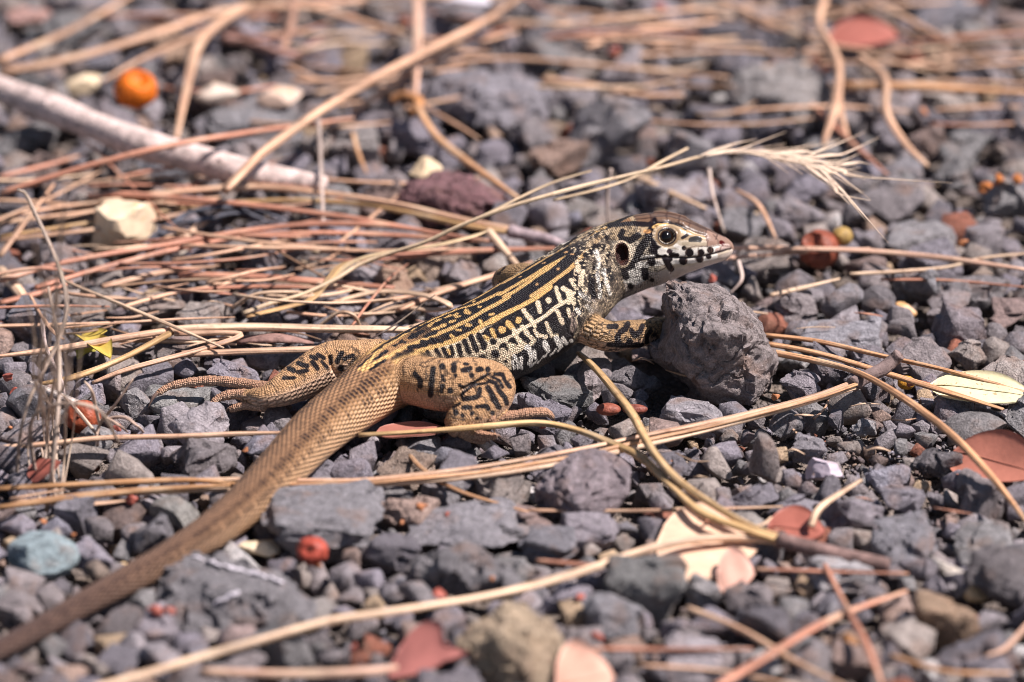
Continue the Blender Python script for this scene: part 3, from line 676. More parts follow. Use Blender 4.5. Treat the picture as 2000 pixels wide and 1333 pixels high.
def uv_sphere(r, nu=32, nv=20):
    v = []; f = []
    for i in range(nv + 1):
        for j in range(nu):
            a = math.pi * i / nv; b = 2 * math.pi * j / nu
            v.append((r * math.sin(a) * math.cos(b), r * math.sin(a) * math.sin(b), r * math.cos(a)))
    for i in range(nv):
        for j in range(nu):
            f.append((i * nu + j, (i + 1) * nu + j, (i + 1) * nu + (j + 1) % nu, i * nu + (j + 1) % nu))
    return v, f
T = NT('lizard_eye')
sx = T.n('ShaderNodeSeparateXYZ'); T.set(sx.inputs[0], T.n('ShaderNodeTexCoord').outputs['Object'])
rad = T.math('SQRT', T.math('ADD', T.math('POWER', sx.outputs[0], 2.0), T.math('POWER', sx.outputs[1], 2.0)))
iris = T.ramp(T.math('DIVIDE', rad, 0.002), [(0.0, lin(12, 8, 8)), (0.58, lin(14, 9, 8)), (0.64, lin(52, 32, 22)), (0.72, lin(60, 42, 30)), (0.78, lin(104, 82, 58)), (0.84, lin(30, 22, 20))])
T.set(T.b.inputs['Base Color'], iris); T.b.inputs['Roughness'].default_value = 0.08
ev, ef = uv_sphere(1.78 * MM)
eye_me = mesh_np('eye', ev, ef); eye_me.materials.append(T.m)
pv = [(0, 0, 1.79)] + [(1.79 * math.sin(t) * math.cos(u), 1.79 * math.sin(t) * math.sin(u), 1.79 * math.cos(t)) for t in (0.2, 0.42, 0.66) for u in np.linspace(0, 2 * np.pi, 24, endpoint=False)]
pf = [(0, 1 + j, 1 + (j + 1) % 24) for j in range(24)] + [q for k in (0, 1) for j in range(24) for q in ((1 + k * 24 + j, 1 + (k + 1) * 24 + j, 1 + (k + 1) * 24 + (j + 1) % 24), (1 + k * 24 + j, 1 + (k + 1) * 24 + (j + 1) % 24, 1 + k * 24 + (j + 1) % 24))]
TP = NT('lizard_pupil'); TP.b.inputs['Base Color'].default_value = (*lin(12, 8, 8), 1); TP.b.inputs['Roughness'].default_value = 0.08
pup_me = mesh_np('pupil', np.array(pv) * MM, pf); pup_me.materials.append(TP.m)
for mir in (False, True):
    p0 = hit - nrm * 1.45; n0 = Vector((nrm.x, nrm.y, nrm.z))
    if mir:
        p0 = mirror(p0); n0 = n0 - 2 * n0.dot(Rr) * Rr
    e = bpy.data.objects.new('eye', eye_me); link(e, lizard)
    pu = bpy.data.objects.new('pupil', pup_me); link(pu, e)
    e.location = (p0 - lizard_base) * MM; e.rotation_euler = n0.to_track_quat('Z', 'Y').to_euler()
M_CLAW = plain_mat('claw', 0.35, 600, 0.2, 0.1)
for a, b in CLAWS:
    pa, pb = np.array(P(*a)), np.array(P(*b)); mid = 0.5 * (pa + pb) + np.array([0, 0, 0.55])
    v, f, caps, tb = loft(np.array([[*pa, .48], [*mid, .36], [*pb, .08]]), 8, 2, 4)
    cm = bpy.data.meshes.new('claw'); cm.from_pydata(((v - BASE) * MM).tolist(), [], f.tolist() + caps.tolist()); cm.materials.append(M_CLAW)
    cm.polygons.foreach_set('use_smooth', [True] * len(cm.polygons))
    co = bpy.data.objects.new('claw', cm); co.color = (*lin(120, 98, 88), 1); link(co, lizard)
# space taken by the lizard, as (x, y, underside z, radius) in mm; stones below are pressed under it
OBST = []
for tb in [body_tab] + [t for ts in limb_tab.values() for t in ts]:
    for i in range(0, len(tb['c']), 3):
        OBST.append((*tb['c'][i][:2], tb['c'][i][2] - tb['rh'][i] * 0.95, tb['rw'][i]))
# ------------------------------------------------------------------ ground
T = NT('grit_soil')
pos = T.n('ShaderNodeNewGeometry').outputs['Position']
vo1 = T.n('ShaderNodeTexVoronoi'); T.set(vo1.inputs['Vector'], pos); vo1.inputs['Scale'].default_value = 700
vo2 = T.n('ShaderNodeTexVoronoi'); T.set(vo2.inputs['Vector'], pos); vo2.inputs['Scale'].default_value = 1900
nn = T.noise(pos, 60, 4, 0.6)
c = T.mix(T.maprange(nn.outputs['Fac'], 0.35, 0.65, 0, 1), lin(124, 116, 114), lin(150, 134, 120))
bw = T.n('ShaderNodeRGBToBW'); T.set(bw.inputs[0], vo1.outputs['Color'])
c = T.mix(1.0, c, T.maprange(bw.outputs[0], 0.1, 0.9, 0.6, 1.25), 'MULTIPLY')
c = T.mix(T.maprange(vo2.outputs['Distance'], 0.0, 0.6, 0.0, 0.4), c, lin(86, 78, 76))
T.set(T.b.inputs['Base Color'], c); T.b.inputs['Roughness'].default_value = 0.9; T.b.inputs['Specular IOR Level'].default_value = 0.2
hh = T.math('ADD', T.math('MULTIPLY', vo1.outputs['Distance'], -1.0), T.math('MULTIPLY', vo2.outputs['Distance'], -0.4))
T.set(T.b.inputs['Normal'], T.bump(hh, 1.0, 0.0015))
n = 120
g = np.linspace(-1, 1, n); g = np.sign(g) * (np.abs(g) * 0.45 + 39.55 * np.abs(g) ** 9)
gx_, gy_ = np.meshgrid(g, g, indexing='ij')
gz = -0.0046 + 0.0009 * fbm(np.stack([gx_.ravel() * 60, gy_.ravel() * 60, np.zeros(n * n)], 1), 3)
gv = np.stack([gx_.ravel(), gy_.ravel(), gz], 1)
ii = np.arange(n - 1)[:, None] * n + np.arange(n - 1)[None]
gf = np.stack([ii, ii + n, ii + n + 1, ii + 1], -1).reshape(-1, 4)
gm = mesh_np('ground', gv, gf); gm.materials.append(T.m)
tag(link(bpy.data.objects.new('ground', gm)), kind='structure')

# ------------------------------------------------------------------ rock shapes
def ico(sub):
    bm = bmesh.new(); bmesh.ops.create_icosphere(bm, subdivisions=sub, radius=1.0)
    v = np.array([p.co[:] for p in bm.verts]); f = np.array([[q.index for q in p.verts] for p in bm.faces]); bm.free()
    return v, f
ICO = {s: ico(s) for s in (1, 2, 3, 4, 5)}
def rock_shape(seed, sub=3, planes=13, rough=0.05, lo=0.40, hi=0.74):
    """unit stone: a ball cut by random planes, then roughened"""
    rs = np.random.RandomState(seed); v, f = ICO[sub]; v = v.copy()
    for k in range(planes):
        nrm = rs.normal(size=3); nrm /= np.linalg.norm(nrm); d = rs.uniform(lo, hi)
        h = v @ nrm - d; m = h > 0
        v[m] -= nrm * h[m][:, None] * 0.97
    v *= 1.0 / np.abs(v).max()
    if rough:
        off = rs.uniform(0, 50, 3)
        nd = v / np.linalg.norm(v, axis=1)[:, None]
        v = v + nd * (0.7 * rough * fbm(v * 2.6 + off, 4, 0.55) + 0.3 * rough * fbm(v * 9 + off, 2))[:, None]
    return v, f
def chips(v, n, off, tilt, seed):
    """height offsets that break a surface into slightly tilted chips"""
    rs = np.random.RandomState(seed); sd = v[rs.randint(len(v), size=n)]
    o = rs.uniform(-off, off, n); g = rs.normal(size=(n, 3)) * tilt
    best = np.full(len(v), 1e18); k = np.zeros(len(v), int)
    for i in range(n):
        d = ((v - sd[i]) ** 2).sum(1); m = d < best; best[m] = d[m]; k[m] = i
    return np.clip(o[k] + ((v - sd[k]) * g[k]).sum(1), -2.2 * off, 2.2 * off)
def hull_shape(seed, cuts=0, rough=0.0, bevel=0.0):
    """unit piece of crushed stone: hull of a jittered block, optionally bevelled, subdivided and roughened"""
    rs = np.random.RandomState(seed); pts = []
    if seed % 2:
        for a in (-1, 1):
            for b in (-1, 1):
                for c in (-1, 1): pts.append(np.array([a, b, c]) * rs.uniform(0.34, 1.0, 3))
        for k in range(rs.randint(3, 8)):
            q = rs.normal(size=3); pts.append(q / np.linalg.norm(q) * rs.uniform(0.85, 1.15))
    else:
        for k in range(rs.randint(10, 17)):
            q = rs.normal(size=3); pts.append(q / np.linalg.norm(q) * rs.uniform(0.8, 1.1))
    bm = bmesh.new()
    for p in pts: bm.verts.new(p)
    bmesh.ops.convex_hull(bm, input=bm.verts)
    bmesh.ops.delete(bm, geom=[v for v in bm.verts if not v.link_faces], context='VERTS')
    bmesh.ops.dissolve_limit(bm, angle_limit=math.radians(14), verts=bm.verts, edges=bm.edges)
    if bevel: bmesh.ops.bevel(bm, geom=list(bm.edges), offset=bevel, segments=1, affect='EDGES', profile=0.5)
    bmesh.ops.triangulate(bm, faces=bm.faces)
    if cuts:
        for it in range(cuts): 
            long_e = [e for e in bm.edges if e.calc_length() > 0.55 / (2 ** it)]
            bmesh.ops.subdivide_edges(bm, edges=long_e, cuts=1, use_grid_fill=True)
            bmesh.ops.triangulate(bm, faces=bm.faces)
    bm.normal_update(); bm.verts.index_update()
    v = np.array([p.co[:] for p in bm.verts]); nr = np.array([p.normal[:] for p in bm.verts]); f = np.array([[q.index for q in p.verts] for p in bm.faces]); bm.free()
    ext = np.abs(v).max(0); v = v / ext
    if rough: 
        off = rs.uniform(0, 50, 3); v = v + nr * (rough * (0.8 * fbm(v * 2.2 + off, 3) + 0.5 * fbm(v * 7 + off, 2)) + (chips(v, 14, 0.06, 0.14, seed) if cuts > 2 else 0))[:, None]
    return v, f
ROCKS = {}
def rock_mesh(seed, sub, mat=None, planes=11, rough=0.06, flat=False):
    key = (seed, sub, mat.name if mat else '', planes)
    if key not in ROCKS:
        v, f = hull_shape(seed, 4, rough * 0.5, 0.05) if mat is None and planes > 9 else rock_shape(seed, sub, planes, rough)
        me = mesh_np('stone', v, f, smooth=not flat); me.set_sharp_from_angle(angle=math.radians(22)); me.materials.append(mat or M_STONE); ROCKS[key] = me
    return ROCKS[key]
GREYS = [(1.13 * q[0], 1.08 * q[1], 1.10 * q[2]) for q in [lin(130, 125, 129), lin(116, 113, 118), lin(142, 137, 139), lin(126, 125, 124), lin(137, 130, 129), lin(108, 105, 109), lin(146, 138, 131), lin(132, 128, 135), lin(122, 117, 117)]]
BR = 1.36      # named stones: the table's colours are raised by this
STONES = []      # (x, y, radius) of stones already placed, mm
FREE = []        # stones that may be pressed down under needles
def stone(px, py, w, h, label, col=None, seed=1, sub=4, depth=None, yaw=None, mat=None, z=None, planes=11, name='stone', cat='stone', group=None, rough=0.06, tilt=(0, 0), keep=True):
    """a stone whose picture is centred on a pixel, w x h pixels across, sitting on the ground"""
    s = 0.115; W = w * s / 2; d = (depth or w * 0.8) * s / 2
    # picture height = 0.914*H + 0.407*D for a lump; solve for its height
    H = max((h * s - 0.407 * 2 * d * 0.55) / 0.914 / 2 * 1.12, 0.28 * W)
    zc = H * 0.72 if z is None else z
    c = P(px, py, zc)
    o = bpy.data.objects.new(name, rock_mesh(seed, sub, mat, planes, rough))
    o.location = c * MM; o.scale = (W * MM * 1.06, d * MM * 1.06, H * MM * 1.06)
    o.rotation_euler = (tilt[0], tilt[1], yaw if yaw is not None else random.Random(seed + px).uniform(-0.5, 0.5))
    cc = np.array(col or GREYS[(seed + int(px)) % len(GREYS)])
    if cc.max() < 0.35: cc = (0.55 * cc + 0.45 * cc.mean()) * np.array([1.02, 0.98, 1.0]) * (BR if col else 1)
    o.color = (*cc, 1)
    link(o); tag(o, label, cat, group)
    if keep: STONES.append((c.x, c.y, max(W, d) * 0.9))
    return o

def hull_rock(name, pts, label, col, res=0.7, rough=0.8, mat=None, extra=None, cat='rock'):
    """rock from traced corners: (px, py, z mm) each; the hull is remeshed and roughened"""
    q = [P(*p) for p in pts]
    bm = bmesh.new()
    for p in q: bm.verts.new(p)
    bmesh.ops.convex_hull(bm, input=bm.verts)
    bmesh.ops.delete(bm, geom=[v for v in bm.verts if not v.link_faces], context='VERTS')
    me = bpy.data.meshes.new('h'); bm.to_mesh(me); bm.free()
    o = bpy.data.objects.new('h', me); COL.objects.link(o)
    md = o.modifiers.new('r', 'REMESH'); md.mode = 'VOXEL'; md.voxel_size = res
    rmx_ = bpy.data.meshes.new_from_object(o.evaluated_get(bpy.context.evaluated_depsgraph_get()))
    bpy.data.objects.remove(o); bpy.data.meshes.remove(me)
    n = len(rmx_.vertices); v = np.empty(n * 3, np.float32); rmx_.vertices.foreach_get('co', v); v = v.reshape(-1, 3).astype(float)
    nr = np.empty(n * 3, np.float32); rmx_.vertex_normals.foreach_get('vector', nr); nr = nr.reshape(-1, 3)
    f = np.empty(len(rmx_.loops), np.int32); rmx_.loops.foreach_get('vertex_index', f); f = f.reshape(-1, 4); bpy.data.meshes.remove(rmx_)
    big = fbm(v / 9.0 + 3, 3); mid_ = fbm(v / 3.2 + 8, 3); fine = fbm(v / 1.1, 2)
    ridg = 1 - 2 * np.abs(fbm(v / 4.5 + 31, 2)); d = rough * (0.5 * big + 0.14 * mid_ + 0.30 * fine + 0.05 * ridg) + chips(v + 0.6 * np.stack([mid_, fine, big], 1), 44, 0.75 * rough, 0.22, len(pts)) + chips(v + 0.4 * np.stack([mid_, fine, big], 1), 260, 0.13 * rough, 0.12, 5) - rough * 0.9 * np.clip(np.abs(fbm(v / 6.0 + 20, 2)) < 0.06, 0, 1)
    v = v + nr * d[:, None]
    if extra is not None: v = extra(v, nr)
    base = v.mean(0); base[2] = v[:, 2].min()
    me = mesh_np(name, (v - base) * MM, f); me.materials.append(mat or M_STONE)
    o = bpy.data.objects.new(name, me); me.set_sharp_from_angle(angle=math.radians(40)); o.location = Vector(base) * MM; o.color = (*[x * BR for x in col], 1); link(o); tag(o, label, cat)
    HULLS.append((o, v, f))
    STONES.append((base[0], base[1], 0.5 * max(np.ptp(v[:, 0]), np.ptp(v[:, 1])) * 0.95))
    return o

HULLS = []
# the rock under the lizard's chin
def dents(v, nr):
    px = project(v)
    for (x, y, r, dep) in [(1375, 668, 7, 1.0), (1390, 678, 7, 1.0), (1462, 690, 9, 0.9), (1480, 703, 6, 0.9), (1360, 640, 7, 0.7), (1285, 620, 14, 1.5), (1312, 690, 8, 0.8), (1340, 600, 12, 0.5)]:
        d = np.hypot(px[:, 0] - x, px[:, 1] - y); v = v - nr * (dep * np.exp(-(d / r) ** 2))[:, None]
    return v
hull_rock('rock', [(1313, 548, 24.0), (1345, 556, 25.0), (1398, 556, 23.5), (1422, 570, 22.5), (1294, 575, 20), (1288, 610, 16), (1280, 650, 12), (1278, 690, 8.5), (1300, 712, 8), (1355, 650, 21), (1400, 648, 22), (1455, 655, 20.5), (1340, 712, 13), (1372, 740, 9.5), (1430, 768, 5.5), (1462, 790, 2.5), (1395, 790, 0), (1490, 780, 1), (1513, 720, 7), (1508, 690, 12), (1490, 640, 17), (1470, 610, 20),
     (1330, 690, 0), (1350, 720, -1), (1500, 700, 0), (1420, 660, 0), (1340, 650, 0), (1450, 600, 17), (1350, 770, -1)],
     'big rough grey rock with rusty flank standing under the lizard\'s chin', lin(124, 114, 112), 0.42, 0.75, extra=dents)
hull_rock('rock', [(1080, 905, 12), (1110, 885, 14), (1160, 876, 15), (1205, 885, 14.5), (1230, 915, 12), (1228, 960, 8), (1045, 955, 7), (1060, 1000, 1), (1050, 985, 3), (1120, 1040, 0), (1160, 1045, 0), (1125, 985, 8.5), (1175, 1000, 5), (1195, 1010, 2), (1090, 960, 0), (1220, 960, 0), (1140, 900, 3)],
     'rounded violet grey rock beside the tan needle bundle', lin(124, 113, 116), 0.5, 0.32)
hull_rock('rock', [(832, 150, 8), (880, 138, 10), (960, 140, 11.5), (1040, 150, 10), (1080, 175, 8), (1075, 230, 3.5), (1000, 260, 3), (915, 252, 3), (838, 190, 6), (1040, 248, 3), (900, 215, 0), (1050, 215, 0), (960, 225, 0), (930, 178, 11.5), (1010, 185, 10), (890, 205, 7.5), (950, 245, 1.5)],
     'large angular grey rock below the crossing straw stalks in the blurred background', lin(124, 119, 124), 0.7, 0.6)
hull_rock('rock', [(1405, 165, 7), (1440, 143, 10), (1500, 124, 12.5), (1570, 120, 12.5), (1610, 150, 10), (1618, 200, 7), (1590, 255, 2), (1540, 276, 0), (1455, 235, 1), (1440, 205, 7.5), (1560, 205, 9), (1480, 225, 0), (1600, 230, 0), (1480, 180, 11), (1415, 190, 6), (1520, 250, 3)],
     'large pale-topped grey rock with a deep black shadow on its left side', lin(130, 124, 122), 0.7, 0.6)
hull_rock('rock', [(895, 1250, 7), (930, 1205, 11), (990, 1180, 13), (1060, 1195, 12), (1105, 1245, 9), (1100, 1310, 4), (1050, 1370, 0), (920, 1350, 0), (890, 1310, 3), (980, 1240, 13.5), (1030, 1250, 13), (990, 1330, 4), (950, 1300, 0), (1090, 1300, 0)],
     'buff-stained grey boulder in the blurred foreground', lin(150, 132, 112), 0.7, 0.6)
hull_rock('rock', [(300, 1115, 5), (375, 1080, 8), (480, 1085, 9), (570, 1125, 7), (625, 1180, 4), (600, 1240, 0), (450, 1260, -1), (330, 1230, 0), (300, 1170, 2), (440, 1150, 8), (540, 1170, 7), (360, 1230, -1), (580, 1200, -1)],
     'broad flat grey slab with white streaks beside the lizard\'s tail', lin(112, 108, 110), 0.8, 0.6)
hull_rock('rock', [(800, 1090, 8), (850, 1060, 11), (930, 1065, 11), (1000, 1100, 8), (1030, 1150, 5), (960, 1180, 1), (850, 1165, 1), (790, 1130, 4), (870, 1110, 8.5), (930, 1120, 7.5), (830, 1140, 0), (1000, 1150, 0)],
     'dark grooved grey rock above the long diagonal straw', lin(108, 104, 106), 0.7, 0.8)
hull_rock('rock', [(756, 400, 6), (795, 355, 11), (850, 338, 12.5), (920, 350, 12), (980, 375, 9), (1015, 415, 5), (960, 440, 3), (850, 440, 3), (775, 432, 2), (860, 380, 11), (930, 395, 8), (800, 400, 0), (990, 400, 0)],
     'maroon brown rock under the pale quartz lump behind the lizard', lin(112, 82, 84), 0.7, 0.7)
# white streaks on the slab
WHITE = lin(206, 198, 204)
M_DROP = plain_mat('dried_white_dropping', 0.7, 700, 0.1, 0.8)
SLAB = [h for h in HULLS if 'slab' in h[0]['label']][0]
SLAB_BVH = BVHTree.FromPolygons([tuple(p) for p in SLAB[1]], SLAB[2].tolist())
def on_slab(px, py):
    o3_ = CAM_LOC * 1000; d_ = (P(px, py, 4) - o3_).normalized(); h_ = SLAB_BVH.ray_cast(o3_, d_)[0]
    return h_ if h_ is not None else P(px, py, 7)
def blob_line(name, pts, w, label, cat, col, mat):
    """thin crust stuck on the slab's face along a pixel line"""
    fine = catmull(np.array(pts, float), 4); rr_ = random.Random(len(pts)); d = []
    for i, (x, y) in enumerate(fine):
        q = on_slab(x + rr_.uniform(-2, 2), y + rr_.uniform(-2, 2)); d.append([*q, w * 0.0575 * rr_.uniform(0.35, 1.15), rr_.uniform(0.12, 0.3)])
    base = Vector(d[0][:3]); v, f, caps, _ = loft(np.array(d), 10, 2, 3)
    v = v + 0.12 * fbm(v * 1.5, 2)[:, None]
    me = bpy.data.meshes.new(name); me.from_pydata(((v - np.array(base)) * MM).tolist(), [], f.tolist() + caps.tolist()); me.materials.append(mat)
    me.polygons.foreach_set('use_smooth', [True] * len(me.polygons))
    o = bpy.data.objects.new(name, me); o.location = base * MM; o.color = (*col, 1); link(o); tag(o, label, cat); return o

# ------------------------------------------------------------------ named stones
R_ = random.Random(5)
QZ = lin(220, 196, 166)
stone(240, 440, 150, 160, 'cream quartz stone with ochre edge under the reddish needles', QZ, 21, 4, mat=M_QUARTZ, planes=10)
stone(355, 492, 70, 50, 'small white quartz chip below the large cream one', lin(232, 216, 200), 22, 4, mat=M_QUARTZ)
stone(165, 165, 95, 60, 'pale cream stone between the branch and orange peel', lin(228, 205, 172), 23, 3, mat=M_QUARTZ)
stone(430, 182, 110, 42, 'white stone lying on dark rock behind the leaning stalk', lin(206, 188, 172), 24, 3, mat=M_QUARTZ, z=9)
stone(545, 190, 115, 46, 'long pale stone sloping beside the white background stone', lin(208, 180, 160), 25, 3, mat=M_QUARTZ, z=9)
stone(832, 330, 78, 50, 'bright cream quartz lump on top of the maroon rock', lin(222, 196, 160), 26, 4, mat=M_QUARTZ, z=12)
stone(1615, 920, 100, 62, 'white and lilac crystalline stone among the small gravel', lin(186, 172, 182), 27, 4, mat=M_QUARTZ)
stone(70, 1085, 160, 90, 'smooth bluish green stone at the edge left of the tail', lin(150, 164, 168), 28, 4, planes=9)
stone(1345, 575, 60, 40, 'flat light grey stone directly behind the chin rock', lin(140, 134, 134), 29, 3)
stone(1225, 585, 150, 90, 'wide flat grey stone behind the lizard\'s raised throat', lin(134, 128, 132), 30, 4)
stone(1485, 905, 70, 105, 'upright triangular stone with dark shaded edge and rusty rim', lin(126, 112, 104), 31, 4, planes=7, depth=40)
stone(1690, 835, 52, 45, 'little round pebble with bright top casting a dark shadow', lin(132, 130, 130), 32, 4)
stone(1575, 880, 80, 55, 'flat-topped grey stone behind the upright triangular one', lin(120, 115, 120), 33, 4)
stone(1735, 940, 90, 62, 'bright faceted bluish grey stone between the sand and the red leaf', lin(134, 132, 146), 34, 4)
stone(1835, 905, 85, 60, 'dark dome-shaped stone touching the red leaf', lin(96, 90, 92), 35, 4)
stone(1905, 850, 130, 90, 'smooth rounded grey stone below the speckled yellow leaf', lin(112, 107, 104), 36, 4, planes=8, rough=0.03)
stone(1355, 815, 125, 72, 'pale grey stone lying in front of the chin rock', lin(136, 130, 134), 37, 4)
stone(1530, 825, 90, 75, 'dark grey cube-like stone under the bundle with grey sheath', lin(106, 104, 106), 38, 4)
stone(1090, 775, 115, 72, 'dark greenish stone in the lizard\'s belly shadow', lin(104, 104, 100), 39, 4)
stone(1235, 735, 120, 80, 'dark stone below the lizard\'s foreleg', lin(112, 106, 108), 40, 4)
stone(1010, 790, 60, 45, 'grey stone beside the lizard\'s right hind knee', lin(132, 128, 132), 41, 4)
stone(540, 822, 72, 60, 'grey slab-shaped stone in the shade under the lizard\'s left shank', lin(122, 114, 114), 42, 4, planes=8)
stone(350, 790, 130, 62, 'greenish grey stone under the lizard\'s outstretched hind toe', lin(124, 124, 118), 43, 4)
stone(270, 790, 80, 60, 'grey stone between the brown berry and the long toe', lin(128, 124, 122), 44, 4)
stone(60, 800, 100, 95, 'slanting dark stone left of the round brown berry', lin(106, 104, 108), 45, 4, planes=8)
stone(150, 1000, 85, 95, 'pointed grey stone rising over the paired straws', lin(116, 112, 120), 46, 4, planes=7, depth=45)
stone(350, 1005, 110, 80, 'smooth light greenish stone touching the tail', lin(136, 134, 124), 47, 4, planes=9, rough=0.03)
stone(300, 1045, 80, 85, 'dark wedge of stone with a black hollow left of the tail', lin(104, 100, 104), 48, 4)
stone(640, 1022, 230, 125, 'large flat bluish stone under the needle bundle right of the tail', lin(116, 113, 116), 49, 4, rough=0.14)
stone(765, 970, 120, 66, 'rounded dark stone below the long needle bundle', lin(112, 108, 106), 50, 4)
stone(862, 970, 72, 62, 'small rounded stone between the needle bundle and orange crumb', lin(116, 112, 114), 51, 4)
stone(920, 1032, 240, 100, 'wide flat-topped lilac grey stone in front of the violet rock', lin(122, 118, 122), 52, 4, rough=0.14)
stone(1070, 1070, 110, 75, 'dark stone leaning against the violet grey rock', lin(106, 104, 110), 53, 4)
stone(822, 880, 90, 50, 'grey stone beneath the needle crossing the hind foot', lin(118, 116, 118), 54, 4)
stone(1260, 1150, 150, 125, 'dark blocky stone beside the round pink leaf', lin(104, 104, 100), 55, 4)
stone(1370, 1160, 120, 100, 'pale ridged stone at the lower edge of the pink leaf', lin(134, 130, 128), 56, 4)
stone(1195, 1210, 120, 100, 'tilted grey stone with a flat pale face in the foreground', lin(122, 120, 124), 57, 4)
stone(1770, 1060, 120, 110, 'bluish grey stone right of the dark twig end', lin(120, 118, 124), 58, 4)
stone(1505, 1075, 75, 66, 'dark pebble under the dark sheath of the needle cluster', lin(106, 106, 108), 59, 4)
stone(1970, 1140, 150, 130, 'dark brown-grey rock at the frame edge by the shredded straw', lin(104, 96, 96), 60, 4)
stone(700, 290, 110, 95, 'blurred grey stone left of the large background rock', lin(134, 126, 120), 61, 3)
stone(1185, 260, 170, 150, 'blurred sloping grey stone behind the grass head', lin(124, 120, 122), 62, 4)
stone(480, 240, 200, 90, 'wide flat grey rock under the two white background stones', lin(120, 118, 120), 63, 4)
stone(1830, 30, 160, 90, 'dark blurred rock at the far right behind the straws', lin(108, 106, 114), 64, 3)
stone(690, 85, 150, 75, 'blurred dark rock under the far-left straw fan', lin(112, 106, 110), 65, 3)
stone(900, 20, 150, 70, 'far blurred grey rock by the vertical stalk', lin(118, 112, 116), 66, 3)
stone(1100, 75, 150, 110, 'far blurred sloping rock behind the pale straw', lin(118, 114, 118), 67, 3)
stone(60, 40, 120, 60, 'pinkish blurred rock in the far left', lin(190, 150, 140), 68, 3)
stone(1180, 60, 80, 40, 'dull far stone beside the sloping rock', lin(112, 108, 112), 69, 3)
stone(305, 610, 165, 72, 'brownish flat stone beneath the pale stem node', lin(136, 118, 104), 70, 4)
stone(430, 600, 80, 66, 'grey pointed stone beside the brownish flat one', lin(112, 108, 110), 71, 4)
stone(595, 700, 120, 66, 'craggy grey stone behind the lizard\'s left knee', lin(122, 120, 122), 72, 4, rough=0.12)
stone(340, 700, 105, 75, 'brown-grey stone under the crossing stems left of the lizard', lin(110, 100, 94), 73, 4)
stone(640, 520, 130, 62, 'rough dark stone in the tangle behind the lizard\'s hip', lin(106, 98, 92), 74, 4, rough=0.1)
stone(85, 640, 140, 105, 'dark bluish stone behind the wispy foreground grass', lin(104, 104, 112), 75, 4)
stone(1645, 590, 90, 75, 'block of grey stone between two thin straws', lin(116, 112, 116), 76, 4, planes=8)
stone(1715, 590, 66, 66, 'dark square stone beside the ochre pebble', lin(98, 92, 94), 77, 4, planes=8)
stone(1790, 560, 90, 85, 'tall grey stone behind the ochre pebble', lin(122, 120, 122), 78, 4)
stone(1880, 640, 100, 90, 'violet brown stone above the long needle', lin(118, 106, 110), 79, 4)
stone(1920, 575, 130, 72, 'broad dark stone near the right frame edge', lin(112, 106, 106), 80, 4)
stone(1650, 660, 150, 70, 'pale flat stone behind the long straight needle', lin(128, 126, 132), 81, 4)
stone(1765, 606, 50, 32, 'ochre yellow pebble wedged between grey stones', lin(206, 160, 110), 82, 3, mat=M_QUARTZ)
stone(1800, 470, 150, 80, 'light blurred stone right of the red berry husk', lin(130, 126, 126), 83, 3)
stone(1780, 330, 110, 66, 'blurred stone under the arching background needle', lin(122, 118, 122), 84, 3)
stone(1560, 340, 110, 70, 'blurred purplish stone under the grass head', lin(112, 100, 106), 85, 3)
stone(1440, 440, 110, 90, 'blurred dark stone right behind the lizard\'s snout', lin(112, 110, 112), 86, 3)
stone(1350, 300, 110, 100, 'blurred grey stone between the two large background rocks', lin(118, 114, 116), 87, 3)
stone(130, 250, 120, 90, 'dull stone below the weathered branch', lin(110, 106, 108), 88, 3)
stone(330, 330, 130, 70, 'bluish stone behind the crossing reddish needle', lin(112, 114, 122), 89, 3)
stone(1860, 1020, 60, 40, 'ochre brown chip beside bluish stones', lin(150, 120, 104), 90, 3)
stone(505, 1070, 72, 40, 'knobby cream stone beside the red bud', lin(220, 200, 170), 91, 4, mat=M_QUARTZ, rough=0.12)
stone(240, 1108, 34, 28, 'tiny yellowish pebble left of the tail', lin(216, 184, 140), 92, 3, mat=M_QUARTZ)
stone(1650, 1120, 120, 85, 'pale white-topped stone under the fallen straw', lin(150, 146, 146), 93, 3)
stone(1905, 1160, 66, 50, 'buff yellow stone below the shredded straw', lin(204, 176, 136), 94, 3, mat=M_QUARTZ)
stone(1850, 1215, 110, 90, 'warm brown stone in the lower right gravel', lin(160, 134, 112), 95, 3)
stone(1640, 1260, 80, 70, 'brown rounded stone under the crossing reddish straws', lin(150, 118, 90), 96, 3)
blob_line('dropping', [(378, 1087), (405, 1095), (437, 1106), (470, 1114), (505, 1122), (530, 1130), (550, 1136)], 13, 'long white dried streak on the flat slab', 'dropping', WHITE, M_DROP)
blob_line('dropping', [(420, 1178), (440, 1168), (465, 1155)], 18, 'short white dried blotch on the flat slab', 'dropping', WHITE, M_DROP)
